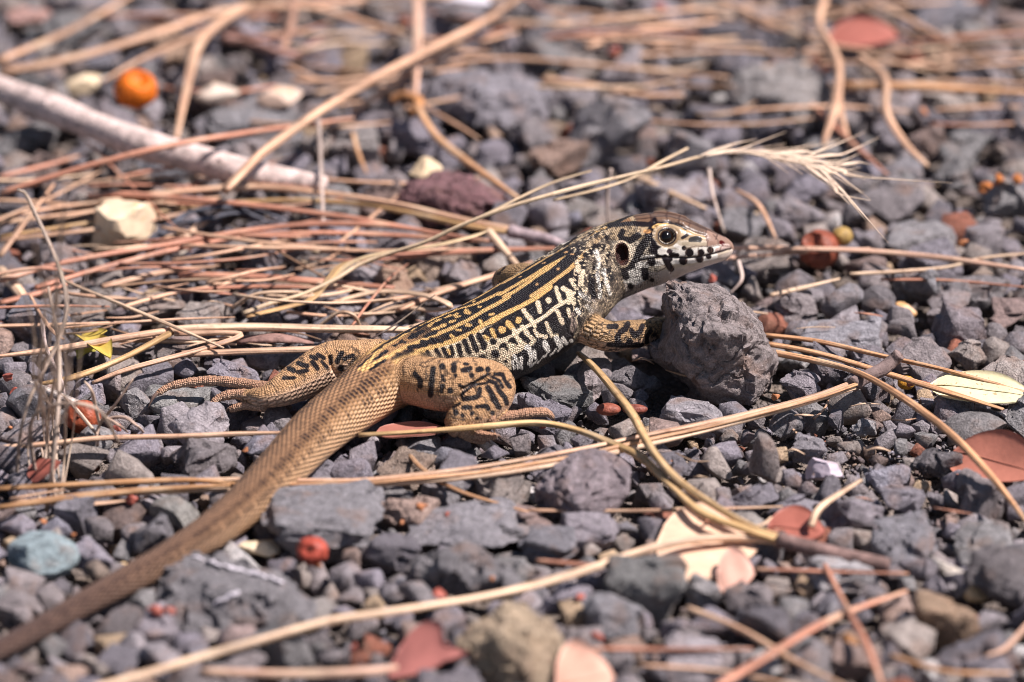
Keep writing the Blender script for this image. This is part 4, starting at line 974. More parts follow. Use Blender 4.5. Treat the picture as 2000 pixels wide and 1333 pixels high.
# ------------------------------------------------------------------ landmarks used in descriptions
LM = [((1390, 680), 'the chin rock'), ((1140, 960), 'the violet grey rock'), ((950, 200), 'the large angular background rock'), ((1520, 200), 'the pale-topped background rock'), ((990, 1260), 'the buff boulder'), ((460, 1160), 'the streaked slab'), ((900, 1115), 'the grooved rock'), ((880, 390), 'the maroon rock'),
      ((1910, 765), 'the speckled yellow leaf'), ((1930, 905), 'the red curled leaf'), ((1380, 1065), 'the round pink leaf'), ((1690, 1095), 'the dark needle sheath'), ((1720, 720), 'the grey needle sheath'), ((162, 815), 'the brown berry'), ((610, 1076), 'the red bud'), ((1600, 487), 'the red-brown husk'), ((265, 175), 'the orange fruit piece'), ((240, 447), 'the cream quartz'),
      ((300, 290), 'the weathered branch'), ((1600, 320), 'the grass seed head'), ((1615, 920), 'the white crystalline stone'), ((1880, 1130), 'the shredded straw'), ((1600, 1230), 'the crossing reddish straws'), ((70, 1085), 'the bluish green stone'), ((150, 1000), 'the pointed stone'), ((500, 900), 'the tail\'s left side'), ((700, 1000), 'the tail\'s right side'), ((950, 850), 'the right hind foot'), ((420, 780), 'the left hind foot'),
      ((1750, 60), 'the far right straws'), ((1250, 60), 'the far pale straws'), ((500, 30), 'the far straw fan'), ((330, 645), 'the woody node stem'), ((80, 600), 'the wispy grass'), ((1800, 470), 'the light blurred stone'), ((1780, 600), 'the ochre pebble'), ((1900, 1280), 'the pink curved straw'), ((1240, 1290), 'the pale foreground leaf'), ((250, 1290), 'the tail tip'), ((1930, 360), 'the amber crumbs')]
def near_mark(x, y): return min(LM, key=lambda q: (q[0][0] - x) ** 2 + (2 * (q[0][1] - y)) ** 2)[1]
# ------------------------------------------------------------------ needles, stems, grass
NEEDLE_PTS = []     # (x, y, underside z, radius) mm
def tube_mesh(name, pts, radii, base, seg=8, per=6, flat=1.0, mat=None, keel=0.0):
    """pts in mm; uv 'uv' = (mm along, 0..1 around)"""
    pts = np.asarray(pts, float); radii = np.asarray(radii, float)
    c = catmull(np.hstack([pts, radii[:, None]]), per)
    ctr, r = c[:, :3], c[:, 3]
    Tn = np.gradient(ctr, axis=0); Tn /= np.linalg.norm(Tn, axis=1)[:, None]
    R = np.cross(Tn, [0, 0, 1.0]); ln = np.linalg.norm(R, axis=1)
    R[ln < 0.15] = np.cross(Tn[ln < 0.15], [0, 1.0, 0]); R /= np.linalg.norm(R, axis=1)[:, None]
    for i in range(1, len(R)):
        if (R[i] * R[i - 1]).sum() < 0: R[i] = -R[i]
    U = np.cross(R, Tn)
    a = np.linspace(0, 2 * np.pi, seg, endpoint=False)
    rr = 1 + keel * np.cos(2 * a)
    v = ctr[:, None] + R[:, None] * (r[:, None] * np.cos(a) * rr)[..., None] + U[:, None] * (r[:, None] * np.sin(a) * rr * flat)[..., None]
    n = len(ctr); v = v.reshape(-1, 3)
    i = np.arange(n - 1)[:, None] * seg; j = np.arange(seg)[None]; j1 = (j + 1) % seg
    f = np.stack([i + j, i + seg + j, i + seg + j1, i + j1], -1).reshape(-1, 4)
    s = np.concatenate([[0], np.cumsum(np.linalg.norm(np.diff(ctr, axis=0), axis=1))])
    faces = f.tolist() + [list(range(seg))] + [list(range((n - 1) * seg + seg - 1, (n - 1) * seg - 1, -1))]
    me = bpy.data.meshes.new(name); me.from_pydata(((v - np.array(base)) * MM).tolist(), [], faces)
    uvl = me.uv_layers.new(name='uv')
    li = np.empty(len(me.loops), np.int32); me.loops.foreach_get('vertex_index', li)
    uvl.data.foreach_set('uv', np.stack([s[li // seg], (li % seg) / seg], 1).astype(np.float32).ravel())
    me.polygons.foreach_set('use_smooth', [True] * len(me.polygons))
    me.materials.append(mat or M_STRAW)
    return me, ctr, r
def tube(name, px, z, w, col, parent=None, label=None, cat=None, group=None, taper=0.55, mat=None, flat=0.8, press=True, seg=10, wob=0.10, per=6, keel=0.0, base=None, tip_both=False):
    """px: pixel polyline; z: height or list of heights (mm); w: width in pixels"""
    k = len(px); zs = z if isinstance(z, (list, tuple)) else [z] * k
    if len(zs) != k: zs = np.interp(np.linspace(0, 1, k), np.linspace(0, 1, len(zs)), zs)
    pts = np.array([list(P(x, y, zz)) for (x, y), zz in zip(px, zs)])
    if wob:
        rr_ = random.Random(int(px[0][0] * 7 + px[0][1])); pts[1:-1] += np.array([[rr_.uniform(-wob, wob) for _ in range(3)] for _ in range(k - 2)]).reshape(-1, 3)
    w = w * (0.9 if name == 'pine_needle' else 1.0)
    rad = np.interp(np.linspace(0, 1, k), [0, 0.75, 1], [w * 0.0575, w * 0.0575, w * 0.0575 * taper])
    if tip_both: rad = np.interp(np.linspace(0, 1, k), [0, 0.25, 0.75, 1], [w * 0.0575 * taper, w * 0.0575, w * 0.0575, w * 0.0575 * taper])
    rad = rad * np.array([random.Random(int(px[0][0] * 3 + i * 17)).uniform(0.88, 1.08) for i in range(k)])
    b = pts[0] if base is None else np.array(base)
    me, ctr, r = tube_mesh(name, pts, rad, b, seg, per, flat, mat, keel)
    o = bpy.data.objects.new(name, me); o.color = (*col, 1)
    if parent is None: o.location = Vector(b) * MM
    elif base is None: o.location = Vector(b) * MM - parent.location
    link(o, parent); tag(o, label, cat, group)
    if press:
        for i in range(0, len(ctr), 2): NEEDLE_PTS.append((ctr[i][0], ctr[i][1], ctr[i][2] - r[i] * flat, r[i]))
    return o
TN = lin(206, 163, 134); RD = lin(192, 134, 110); PL = lin(220, 186, 156); DK_ = lin(148, 116, 92); PK = lin(212, 170, 146); OG = lin(196, 148, 110); GY = lin(160, 138, 126)

# two bundles still joined by their sheath
fa = empty('pine_needle_bundle', P(1690, 745, 6), 'long tan pine needle bundle with grey sheath end, passing under the lizard\'s tail', 'pine needles')
main = [(1672, 750), (1590, 778), (1480, 808), (1360, 838), (1250, 862), (1150, 884), (1050, 903), (930, 922), (800, 936), (690, 944), (580, 946), (470, 946), (330, 950), (180, 960), (20, 982)]
for k, (dy, dz, w, col) in enumerate([(-8, 0.4, 11, TN), (1, 0.9, 10, OG), (9, 0, 12, PL)]):
    tube('needle', [(x + k, y + dy * (1 - 0.3 * math.sin(i * 0.9)) + (0 if i > 1 else -dy * 0.35)) for i, (x, y) in enumerate(main)], [9 + dz, 8 + dz, 8 + dz, 7.2 + dz, 6.6 + dz, 6 + dz], w, col, fa, taper=0.5)
tube('sheath', [(1665, 752), (1690, 738), (1722, 722), (1744, 704), (1757, 692)], [9.4, 10, 12, 14], 30, lin(126, 108, 104), fa, mat=M_BARK, taper=0.8, flat=1.0, per=8)
fb = empty('pine_needle_bundle', P(1560, 1060, 6), 'three-needle pine bundle with dark brown sheath lying over the round pink leaf', 'pine needles')
tube('needle', [(1545, 1058), (1470, 1030), (1390, 985), (1320, 935), (1270, 875), (1235, 810), (1190, 750), (1155, 712), (1130, 690)], [6.5, 8.5, 10, 11, 12, 11, 10, 9, 8], 17, lin(190, 156, 112), fa if False else fb, taper=0.7)
tube('needle', [(1540, 1062), (1450, 1032), (1370, 1000), (1300, 940), (1250, 893), (1185, 862), (1120, 838), (1050, 827), (960, 832), (830, 843), (700, 850)], [6.5, 8.5, 9.5, 9.5, 9, 8.5, 8.2, 8.2, 8.2, 7.4, 6.8], 17, lin(196, 160, 112), fb, taper=0.6)
tube('needle', [(1530, 1058), (1440, 1050), (1340, 1056), (1240, 1080), (1150, 1112), (1050, 1142), (950, 1165), (850, 1182), (740, 1198), (640, 1215), (520, 1248), (400, 1282), (280, 1318), (180, 1345)], [6.2, 7, 8, 9, 10, 11.5, 12, 11, 9, 8.5, 8], 19, PL, fb, taper=0.85)
tube('sheath', [(1520, 1055), (1580, 1070), (1640, 1085), (1700, 1097), (1737, 1104)], [7.2, 6.6, 6.0, 5.5], 32, lin(128, 104, 98), fb, mat=M_BARK, taper=0.85, flat=1.0, per=8)
fc = empty('pine_needle_bundle', P(700, 385, 8), 'long tan pine needle bundle with lilac sheath behind the lizard\'s back', 'pine needles')
tube('needle', [(1005, 450), (900, 428), (780, 400), (640, 378), (500, 366), (380, 372), (260, 386), (120, 405), (0, 425)], [9, 10, 10.5, 10, 9, 8], 15, TN, fc)
tube('needle', [(1000, 456), (900, 438), (790, 414), (690, 398), (560, 392), (400, 402), (200, 432), (0, 462)], [8.6, 9, 9, 8, 7], 13, lin(186, 148, 104), fc)
tube('sheath', [(995, 452), (1030, 460), (1070, 470), (1112, 484)], [9, 8.4, 8], 26, lin(160, 142, 144), fc, mat=M_BARK, flat=1.0)

def needle(px, z, w, col, label, group=None, **kw):
    return tube('pine_needle', px, z, w, col, label=label, cat='pine needle', group=group, **kw)
GB = 'needles in the tangle behind the lizard'
red_behind = 'long reddish pine needle in the tangle behind the lizard\'s tail base'
for px, z, w in [([(0, 548), (130, 512), (300, 482), (480, 452), (620, 438), (760, 442), (860, 456), (960, 472)], [8, 9, 10, 9], 15), ([(70, 562), (240, 512), (450, 466), (620, 456), (800, 462), (980, 474)], [7, 8, 9, 8], 15),
                 ([(170, 385), (240, 380), (380, 391), (530, 406), (700, 428), (800, 446)], [10, 11, 11, 9], 16), ([(350, 537), (500, 541), (640, 552), (770, 562)], [6, 7, 7], 20), ([(340, 572), (450, 562), (580, 562), (700, 568)], [6, 6.5, 6], 12),
                 ([(760, 502), (870, 494), (960, 490), (1125, 484)], 8, 17), ([(0, 378), (150, 332), (320, 287), (500, 257), (690, 232)], [12, 18, 22, 19, 15], 17), ([(0, 346), (100, 322), (170, 300)], 8, 14), ([(0, 592), (70, 575), (140, 552)], 6, 16)]:
    lm_ = near_mark(*px[len(px) // 2]); needle(px, z, w, RD, 'reddish pine needle in the tangle near ' + lm_, 'reddish needles near ' + lm_)
tan_behind = 'pale tan pine needle in the tangle behind the lizard\'s tail base'
for px, z, w in [([(0, 436), (160, 416), (330, 396), (430, 386)], [7, 8, 8], 13), ([(0, 470), (200, 446), (330, 424), (420, 402)], [6, 8, 8], 12), ([(780, 605), (870, 568), (990, 530), (1040, 512)], 7, 15), ([(340, 480), (390, 440), (440, 402)], [6, 8, 10], 18), ([(640, 590), (760, 585), (880, 560), (960, 545)], 6, 12), ([(700, 620), (780, 600), (860, 578)], 5, 12),
                 ([(200, 560), (330, 530), (430, 520)], 6, 14), ([(0, 500), (50, 432), (105, 360)], [5, 9, 12], 13), ([(560, 610), (640, 618), (730, 612)], 5, 10), ([(240, 600), (330, 575), (420, 560), (470, 545)], 6, 12)]:
    lm_ = near_mark(*px[len(px) // 2]); needle(px, z, w, TN, 'pale tan pine needle in the tangle near ' + lm_, 'tan needles near ' + lm_)
needle([(955, 452), (988, 492), (1022, 532)], [10, 9, 7], 20, PL, 'short thick tan needle leaning steeply behind the lizard\'s shoulder')
needle([(0, 528), (38, 572), (72, 622)], [6, 5.5, 5], 26, PL, 'broad pale straw splinter at the left edge')
# far background straws
far_t = 'blurred tan straw lying across the far background gravel'
for px, z, w in [([(0, 118), (130, 62), (260, -10)], 10, 19), ([(0, 142), (150, 112), (300, 68), (400, 32), (492, 8)], [9, 12, 13], 24), ([(492, 10), (400, 62), (280, 115), (200, 160)], 11, 15), ([(490, 12), (610, 16), (700, 42), (790, 66), (850, 80)], 10, 18),
                 ([(690, 218), (800, 142), (900, 76), (1005, 8)], [8, 13, 14], 18), ([(570, 158), (700, 156), (850, 126), (1000, 116), (1200, 131), (1425, 152)], 8, 14), ([(1060, 156), (1150, 166), (1250, 186), (1335, 186)], 8, 20), ([(1145, 92), (1250, 62), (1400, 42)], 8, 20),
                 ([(1200, 112), (1420, 101), (1620, 110)], 7, 12), ([(1400, 0), (1500, 42), (1600, 82), (1705, 100)], 9, 17), ([(1640, 118), (1640, 200), (1660, 290)], [14, 11, 6], 18), ([(1680, 112), (1728, 152), (1732, 222), (1770, 282), (1812, 325)], [12, 14, 12, 8], 18),
                 ([(1730, 166), (1850, 160), (2010, 164)], 9, 13), ([(1690, 0), (1780, 42), (1860, 86)], 9, 17), ([(1330, 8), (1430, 36), (1560, 30)], 7, 14), ([(820, 95), (900, 90), (1010, 62)], 8, 16), ([(1450, 40), (1560, 66), (1700, 60)], 7, 12), ([(560, 20), (700, 0), (760, -20)], 8, 14),
                 ([(560, 130), (640, 160), (800, 172)], 7, 12), ([(880, 170), (980, 168), (1080, 160)], 6, 11), ([(1240, 95), (1330, 85), (1440, 75)], 7, 16), ([(1760, 130), (1880, 110), (2010, 108)], 7, 14), ([(1060, 20), (1180, 30), (1290, 60)], 7, 14)]:
    lm_ = near_mark(*px[len(px) // 2]); needle(px, z, w, TN, 'blurred tan straw lying near ' + lm_, 'far tan straws near ' + lm_)
dark_t = 'dull brown needle among the blurred stones at the far right'
for px, z, w in [([(1700, 108), (1850, 92), (2010, 82)], 9, 14), ([(1740, 60), (1860, 70), (2010, 50)], 8, 12), ([(1860, 100), (1950, 130), (2010, 150)], 7, 12)]:
    needle(px, z, w, DK_, dark_t, 'brown needles at the far right')
needle([(1648, 168), (1800, 172), (2010, 182)], 11, 26, OG, 'thick bright tan straw crossing level above the background pebbles')
needle([(1612, -5), (1600, 50), (1638, 122), (1632, 205), (1608, 285)], [14, 15, 15, 11, 6], 20, TN, 'forked tan straw hanging down beside the pale-topped rock')
needle([(440, 372), (520, 292), (650, 202), (790, 122), (930, 52), (1015, -5)], [18, 20, 19, 17, 16, 15], 24, TN, 'long bright tan straw leaning diagonally over the branch end')
needle([(482, 14), (420, 52), (386, 92), (370, 152), (343, 275)], [14, 15, 14, 12, 8], 24, TN, 'bent tan straw dropping beside the orange peel')
needle([(815, -5), (816, 80), (810, 195)], [12, 13, 12], 24, PK, 'upright pinkish stalk above the knotted joint')
needle([(814, 208), (852, 268), (922, 324), (1012, 388)], [12, 11, 10, 9], 20, OG, 'orange-tan needle running from the knotted joint to the lizard')
needle([(690, 262), (700, 300), (716, 338)], [9, 8, 6], 13, OG, 'short tan needle beside the blurred grey stone')
needle([(1238, 342), (1300, 372), (1378, 408)], [8, 8, 7], 17, PL, 'short thick pale straw just behind the lizard\'s crown')
needle([(1438, 372), (1482, 402), (1522, 482)], [8, 9, 5], 12, TN, 'bent thin straw behind the snout')
# right side
GR = 'straws right of the snout'
needle([(1405, 482), (1560, 486), (1700, 492), (1860, 506), (2010, 528)], [9, 9, 9, 8], 16, PK, 'long pinkish needle pointing at the lizard\'s snout')
needle([(1330, 512), (1450, 502), (1560, 493), (1700, 486)], [7, 7.5, 8], 12, PK, 'pinkish needle running beneath the lizard\'s chin')
needle([(1505, 577), (1570, 562), (1640, 545)], 7, 12, PL, 'short pale straw beside the chin rock')
needle([(1660, 536), (1760, 530), (1850, 522), (1920, 505), (2010, 495)], 8, 10, PL, 'thin pale straw above the block of grey stone')
needle([(1720, 546), (1850, 549), (2010, 562)], 6, 8, RD, 'very thin reddish needle behind the tall grey stone')
needle([(1495, 655), (1600, 668), (1720, 695), (1850, 724), (2010, 768)], [8, 9, 9, 8], 13, OG, 'straight orange-tan needle passing above the speckled yellow leaf')
needle([(1500, 672), (1600, 692), (1720, 725), (1850, 766), (1960, 800)], [7.5, 8, 8, 7], 15, OG, 'grooved tan needle slipping beneath the speckled yellow leaf', keel=0.15)
needle([(1505, 688), (1600, 706), (1680, 730), (1760, 775), (1850, 842), (1920, 912), (1970, 975), (2005, 1020)], [8, 10, 11.5, 12, 13, 12, 10, 8], 17, OG, 'curved tan needle arching down across the red leaf')
# near side
needle([(-10, 876), (100, 866), (200, 857), (350, 853), (450, 848), (560, 845)], [7, 8, 7.5], 15, TN, 'slender tan needle below the brown berry, ending at the tail')
needle([(-10, 955), (180, 946), (360, 938), (480, 947)], [7, 8, 8], 15, lin(190, 140, 96), 'orange-tan needle left of the tail, upper of the close pair')
needle([(-10, 992), (200, 968), (330, 955), (450, 948)], [6.5, 7.5, 8], 14, lin(172, 128, 88), 'tan needle left of the tail, lower of the close pair')
needle([(20, 978), (170, 986), (290, 972)], 5.5, 11, TN, 'short needle behind the pointed grey stone')
needle([(800, 890), (830, 921), (900, 962), (1035, 1002)], [5, 6, 6, 5], 11, OG, 'thin curved needle ending at the violet grey rock')
needle([(1030, 997), (1200, 999), (1360, 996), (1535, 990)], 5, 10, TN, 'thin needle passing behind the violet grey rock')
needle([(1048, 1096), (1130, 1102), (1245, 1112)], 7, 12, RD, 'short reddish needle under the long diagonal straw')
needle([(1475, 1112), (1600, 1116), (1775, 1121)], 6, 11, RD, 'straight reddish needle below the dark sheath')
needle([(1608, 1100), (1650, 1182), (1692, 1262), (1725, 1345)], [6, 9, 10, 9], 15, RD, 'reddish needle crossing over the other foreground straw')
needle([(1395, 1345), (1500, 1282), (1620, 1212), (1770, 1155)], [7, 8, 8, 7], 20, RD, 'thick reddish straw slanting through the lower right gravel')
needle([(1343, 1188), (1450, 1232), (1550, 1290), (1650, 1340)], 7, 14, TN, 'tan straw meeting the thick reddish one')
needle([(1100, 1268), (1300, 1270), (1470, 1268)], 6, 12, RD, 'reddish straw behind the pale foreground leaf')
needle([(395, 1313), (550, 1318), (700, 1314), (775, 1304)], [8, 8, 7], 24, PK, 'thick blurred pinkish straw beside the red leaf scrap')
needle([(1583, 1030), (1604, 990), (1682, 938)], [6, 9, 9], 16, PL, 'short pale broken straw standing by the small red leaf')
needle([(1740, 1282), (1850, 1312), (1975, 1316)], 6, 15, OG, 'blurred orange straw in the lower right corner')
needle([(2010, 1218), (1965, 1266), (1925, 1282)], 7, 14, PK, 'pink curved straw at the lower right edge')
needle([(1250, 1300), (1400, 1310), (1560, 1340)], 5, 10, TN, 'thin straw at the bottom beside the pale leaf')
needle([(1590, 818), (1610, 800), (1618, 782)], 3, 6, TN, 'tiny straw crumb below the grey sheath')
needle([(1545, 755 + 80), (1560, 850), (1562, 862)], 3, 6, TN, 'tiny straw bit among the sandy gravel')
# woody stem with a node and its side pieces
st = empty('dry_stem', P(330, 645, 8), 'pale woody stem with a broken node behind the lizard\'s left hind leg', 'stem')
tube('stem_part', [(330, 646), (400, 640), (500, 638), (650, 641), (760, 644), (835, 648)], [9, 9.5, 9.5, 9, 9], 20, PL, st, wob=0.15, per=10)
tube('stem_part', [(332, 646), (230, 662), (120, 682), (-10, 697)], [9, 9, 8.5, 8], 16, TN, st, wob=0.15)
tube('side_shoot', [(335, 650), (240, 700), (150, 735), (70, 752)], [9, 8, 7, 6], 15, lin(188, 150, 104), st)
tube('side_shoot', [(340, 652), (470, 652), (400, 680), (250, 722), (180, 748)], [9, 9, 8, 7, 5], 14, TN, st)
tube('stem', [(355, 692), (500, 686), (650, 681), (760, 679)], [7, 7.5, 8], 17, TN, label='tan split stem lying just behind the lizard\'s left knee', cat='stem', keel=0.12)
tube('stem', [(200, 664), (330, 666), (462, 673)], [6, 7, 7], 11, PL, label='thin pale stem piece ending beneath the woody node stem', cat='stem')
# the weathered branch
br = tube('branch', [(-30, 165), (40, 185), (110, 210), (190, 245), (270, 280), (330, 300), (400, 318), (470, 335), (540, 345), (635, 362)], [13, 14, 14, 13, 12, 11], 62, lin(206, 184, 176), label='weathered grey-pink branch lying across the background', cat='branch', mat=M_BARK, flat=1.0, seg=14, per=8, taper=0.62, wob=0.6)
for i, (x, y, r) in enumerate([(60, 178, 20), (140, 205, 16), (205, 236, 14), (340, 288, 18), (430, 312, 14), (90, 200, 14), (265, 262, 12)]):
    v, f = rock_shape(300 + i, 2, 6, 0.08); b = P(x, y, 16)
    k = bpy.data.objects.new('knob', mesh_np('knob', v * r * 0.06 * MM, f)); k.data.materials.append(M_BARK); k.color = (*lin(206, 188, 182), 1); link(k, br); k.location = b * MM - br.location
tube('twig', [(-10, 120), (40, 128)], 10, 14, DK_, label='dark twig stub at the left edge above the branch', cat='twig', mat=M_BARK)
tb = empty('twig', P(545, 95, 8), 'rough reddish brown forked twig in the far background', 'twig')
tube('stem_part', [(430, 72), (500, 85), (560, 100), (610, 105)], [8, 9, 10, 8], 22, lin(150, 116, 106), tb, mat=M_BARK, wob=0.6)
tube('side_shoot', [(550, 98), (565, 60), (572, 20), (570, -10)], [9, 11, 11, 10], 18, lin(160, 124, 106), tb, mat=M_BARK)
tube('side_shoot', [(590, 100), (618, 80), (640, 70)], [9, 9, 8], 16, lin(150, 118, 112), tb, mat=M_BARK)
# brown joint under the upright stalk
tube('twig', [(765, 195), (790, 192), (815, 200), (806, 222)], [10, 11, 12, 11], 26, lin(170, 120, 80), label='knotted brown joint where background straws meet', cat='twig', mat=M_BARK, wob=0.4)
# dark curled strip beside the quartz
for px, z in [([(300, 470), (360, 420), (420, 405), (490, 408), (560, 430)], [6, 9, 11, 9, 6]), ([(280, 480), (330, 440), (390, 430), (470, 415), (540, 440)], [5, 7, 9, 9, 5])]:
    tube('bark_strip', px, z, 16, lin(86, 86, 94), label='dark curled bark strip arching beside the cream quartz stone', cat='bark', group='curled bark strips', mat=M_BARK, flat=0.4)

# ---- grass head
gh = empty('grass_stalk', P(480, 612, 6), 'dry brome grass stalk arching over the lizard with a feathery seed head', 'grass')
SC = lin(218, 190, 156)
tube('stem', [(475, 612), (530, 592), (590, 575), (650, 548), (700, 518), (760, 495), (830, 472), (900, 440), (980, 410), (1060, 385), (1140, 363), (1220, 345), (1300, 325), (1370, 306), (1440, 294)], [7, 8, 9, 11, 13, 16, 20, 24, 27, 30, 31, 31, 31, 30, 30], 10, SC, gh, press=False, taper=0.5)
tube('leaf_blade', [(640, 550), (690, 512), (760, 492), (850, 480), (920, 462), (955, 450)], [10, 13, 15, 17, 18, 18], 15, lin(206, 178, 140), gh, press=False, flat=0.25, taper=0.2)
tube('leaf_blade', [(480, 618), (560, 600), (600, 590), (625, 570), (640, 548), (665, 520), (700, 508)], [6, 7, 8, 9, 11, 12, 13], 18, lin(196, 158, 112), gh, press=False, flat=0.3, taper=0.3)
tube('side_shoot', [(880, 452), (960, 415), (1050, 370), (1100, 350), (1155, 334)], [22, 25, 28, 29, 30], 7, SC, gh, press=False, taper=0.6)
tube('side_shoot', [(1080, 392), (1160, 372), (1230, 350), (1290, 318), (1343, 290)], [26, 28, 29, 30, 30], 7, SC, gh, press=False, taper=0.8)
def spikelet(a, b, c, w=15, zz=(31, 31, 31), awn=None):
    m1 = ((a[0] * 2 + b[0]) / 3, (a[1] * 2 + b[1]) / 3); m2 = ((a[0] + b[0] * 2) / 3, (a[1] + b[1] * 2) / 3)
    pts = np.array([list(P(*a, zz[0])), list(P(*m1, zz[0])), list(P(*m2, zz[1])), list(P(*b, zz[1])), list(P(*c, zz[2]))])
    me, _, _ = tube_mesh('spikelet', pts, np.array([0.2, w * 0.055, w * 0.05, w * 0.025, 0.06]), pts[0], 8, 5, 0.6)
    o = bpy.data.objects.new('spikelet', me); o.color = (*lin(222, 196, 172), 1); link(o, gh); o.location = Vector(pts[0]) * MM - gh.location
for s in [((1365, 306), (1440, 280), (1480, 272)), ((1378, 305), (1450, 290), (1535, 258)), ((1400, 300), (1500, 296), (1560, 300)), ((1440, 298), (1540, 302), (1600, 310)), ((1480, 300), (1580, 305), (1640, 270)), ((1490, 306), (1570, 318), (1650, 312)),
          ((1520, 300), (1600, 296), (1690, 258)), ((1540, 310), (1630, 320), (1680, 300)), ((1560, 312), (1650, 300), (1718, 268)), ((1600, 322), (1670, 345), (1860, 358)), ((1580, 318), (1640, 345), (1700, 390)), ((1590, 322), (1640, 370), (1690, 430)),
          ((1600, 330), (1660, 390), (1735, 475)), ((1545, 312), (1620, 338), (1680, 328)), ((1610, 340), (1640, 380), (1700, 392)), ((1570, 322), (1620, 360), (1660, 400)), ((1630, 325), (1680, 318), (1700, 322)), ((1630, 330), (1660, 340), (1710, 350))]:
    spikelet(*s, w=13)
ra = random.Random(8)
for k in range(26):       # long fine awns
    t = ra.uniform(0, 1); ax_, ay_ = 1430 + 210 * t, 297 + 34 * t * t; an = ra.uniform(-0.55, 0.95) * (0.4 + 0.6 * t); L = ra.uniform(60, 170)
    spikelet((ax_, ay_), (ax_ + 0.35 * L * math.cos(an), ay_ + 0.35 * L * math.sin(an)), (ax_ + L * math.cos(an * 1.2), ay_ + L * math.sin(an * 1.2)), w=ra.uniform(4, 8))
# loose wisps
for px, z, w, lab in [([(622, 235), (628, 330), (633, 460)], [22, 15, 6], 8, 'thin white upright stalk behind the tangled needles'), ([(1193, 330), (1186, 380), (1187, 436)], [22, 16, 9], 9, 'thin white upright stalk behind the lizard\'s neck'), ([(1385, 330), (1392, 380), (1415, 455)], [18, 14, 7], 8, 'thin curved stalk just behind the snout'),
                      ([(1442, 510), (1448, 545), (1425, 575)], [9, 7, 4], 8, 'thin bent pink stalk under the chin needles')]:
    tube('dry_grass', px, z, w, lin(206, 184, 172), label=lab, cat='grass', press=False)
tube('grass_awn', [(682, 684), (760, 642), (850, 576)], [8, 11, 14], 4, lin(70, 54, 50), label='thin dark awn rising across the straw behind the lizard\'s hip', cat='awn', press=False)
# twisted straw curl behind the hip
tube('straw_curl', [(660, 588), (740, 570), (820, 575), (870, 592), (878, 602), (840, 606), (780, 600), (740, 610)], [6, 8, 9, 10, 9, 7, 6, 5], 16, PL, label='looped pale straw curl behind the lizard\'s hip', cat='straw', flat=0.5)
for px, lab in [([(620, 640), (660, 612), (690, 615), (705, 640)], 'small arched straw hoop beside the woody stem'), ([(455, 600), (500, 575), (560, 570), (620, 575)], 'bent pale straw beside the grass stalk base')]:
    tube('straw_curl', px, [6, 10, 10, 6], 9, PL, label=lab, cat='straw')
# thin loose needles filling the tangle and the far background
rn = random.Random(77)
for k in range(88):
    if k < 42: x, y, far_ = rn.uniform(-20, 900), rn.uniform(330, 640), False
    else: x, y, far_ = rn.uniform(380, 2010), rn.uniform(-10, 250), True
    L = rn.uniform(70, 230); an = rn.gauss(-0.05, 0.16) if rn.random() < 0.75 else rn.uniform(-1.2, 1.2)
    if not far_ and x + L * math.cos(an) > 960 - max(0, y - 480) * 1.3: continue
    z = rn.uniform(6, 9.5); sag = rn.uniform(-14, 14); w = rn.uniform(6, 11) * (1.15 if far_ else 1.0)
    hue = rn.random(); shade, cc = ('tan', TN) if hue < 0.45 else (('reddish', RD) if hue < 0.75 else (('pale', PL) if hue < 0.9 else ('brown', DK_)))
    dx, dy = math.cos(an) * L, math.sin(an) * L * 0.6
    lm_ = near_mark(x, y); wd = 'slender blurred' if far_ else 'slender'
    needle([(x - dx, y - dy), (x - dx * 0.4, y - dy * 0.4 + sag * 0.8), (x + dx * 0.3, y + dy * 0.3 + sag), (x + dx, y + dy)], [z, z + 1.5, z + 1.2, z - 0.5], w, cc, f'{wd} {shade} loose needle near {lm_}', f'{wd} {shade} loose needles near {lm_}')
# broken bits of straw and fibre in the tangle
rb = random.Random(21)
for k in range(70):
    if k < 50: x, y = rb.uniform(130, 900), rb.uniform(470, 680)
    else: x, y = rb.uniform(1250, 1950), rb.uniform(560, 1050)
    L = rb.uniform(18, 75) * (0.6 if k >= 50 else 1); an = rb.gauss(0, 0.35); z = rb.uniform(4.5, 7.5); dx, dy = math.cos(an) * L, math.sin(an) * L * 0.5
    bend = rb.uniform(-8, 8); hue = rb.random(); w = rb.uniform(4, 11)
    lm_ = near_mark(x, y); shade, cc = ('pale', PL) if hue < 0.4 else (('tan', TN) if hue < 0.7 else (('reddish', RD) if hue < 0.85 else ('brown', DK_)))
    tube('straw_bit', [(x - dx, y - dy), (x, y + bend), (x + dx, y + dy)], [z, z + rb.uniform(0, 1.5), z - rb.uniform(0, 1)], w, cc, label=f'short broken {shade} straw bit near {lm_}', cat='straw', group=f'{shade} straw bits near {lm_}', press=w > 6, flat=0.5, seg=6, tip_both=True)
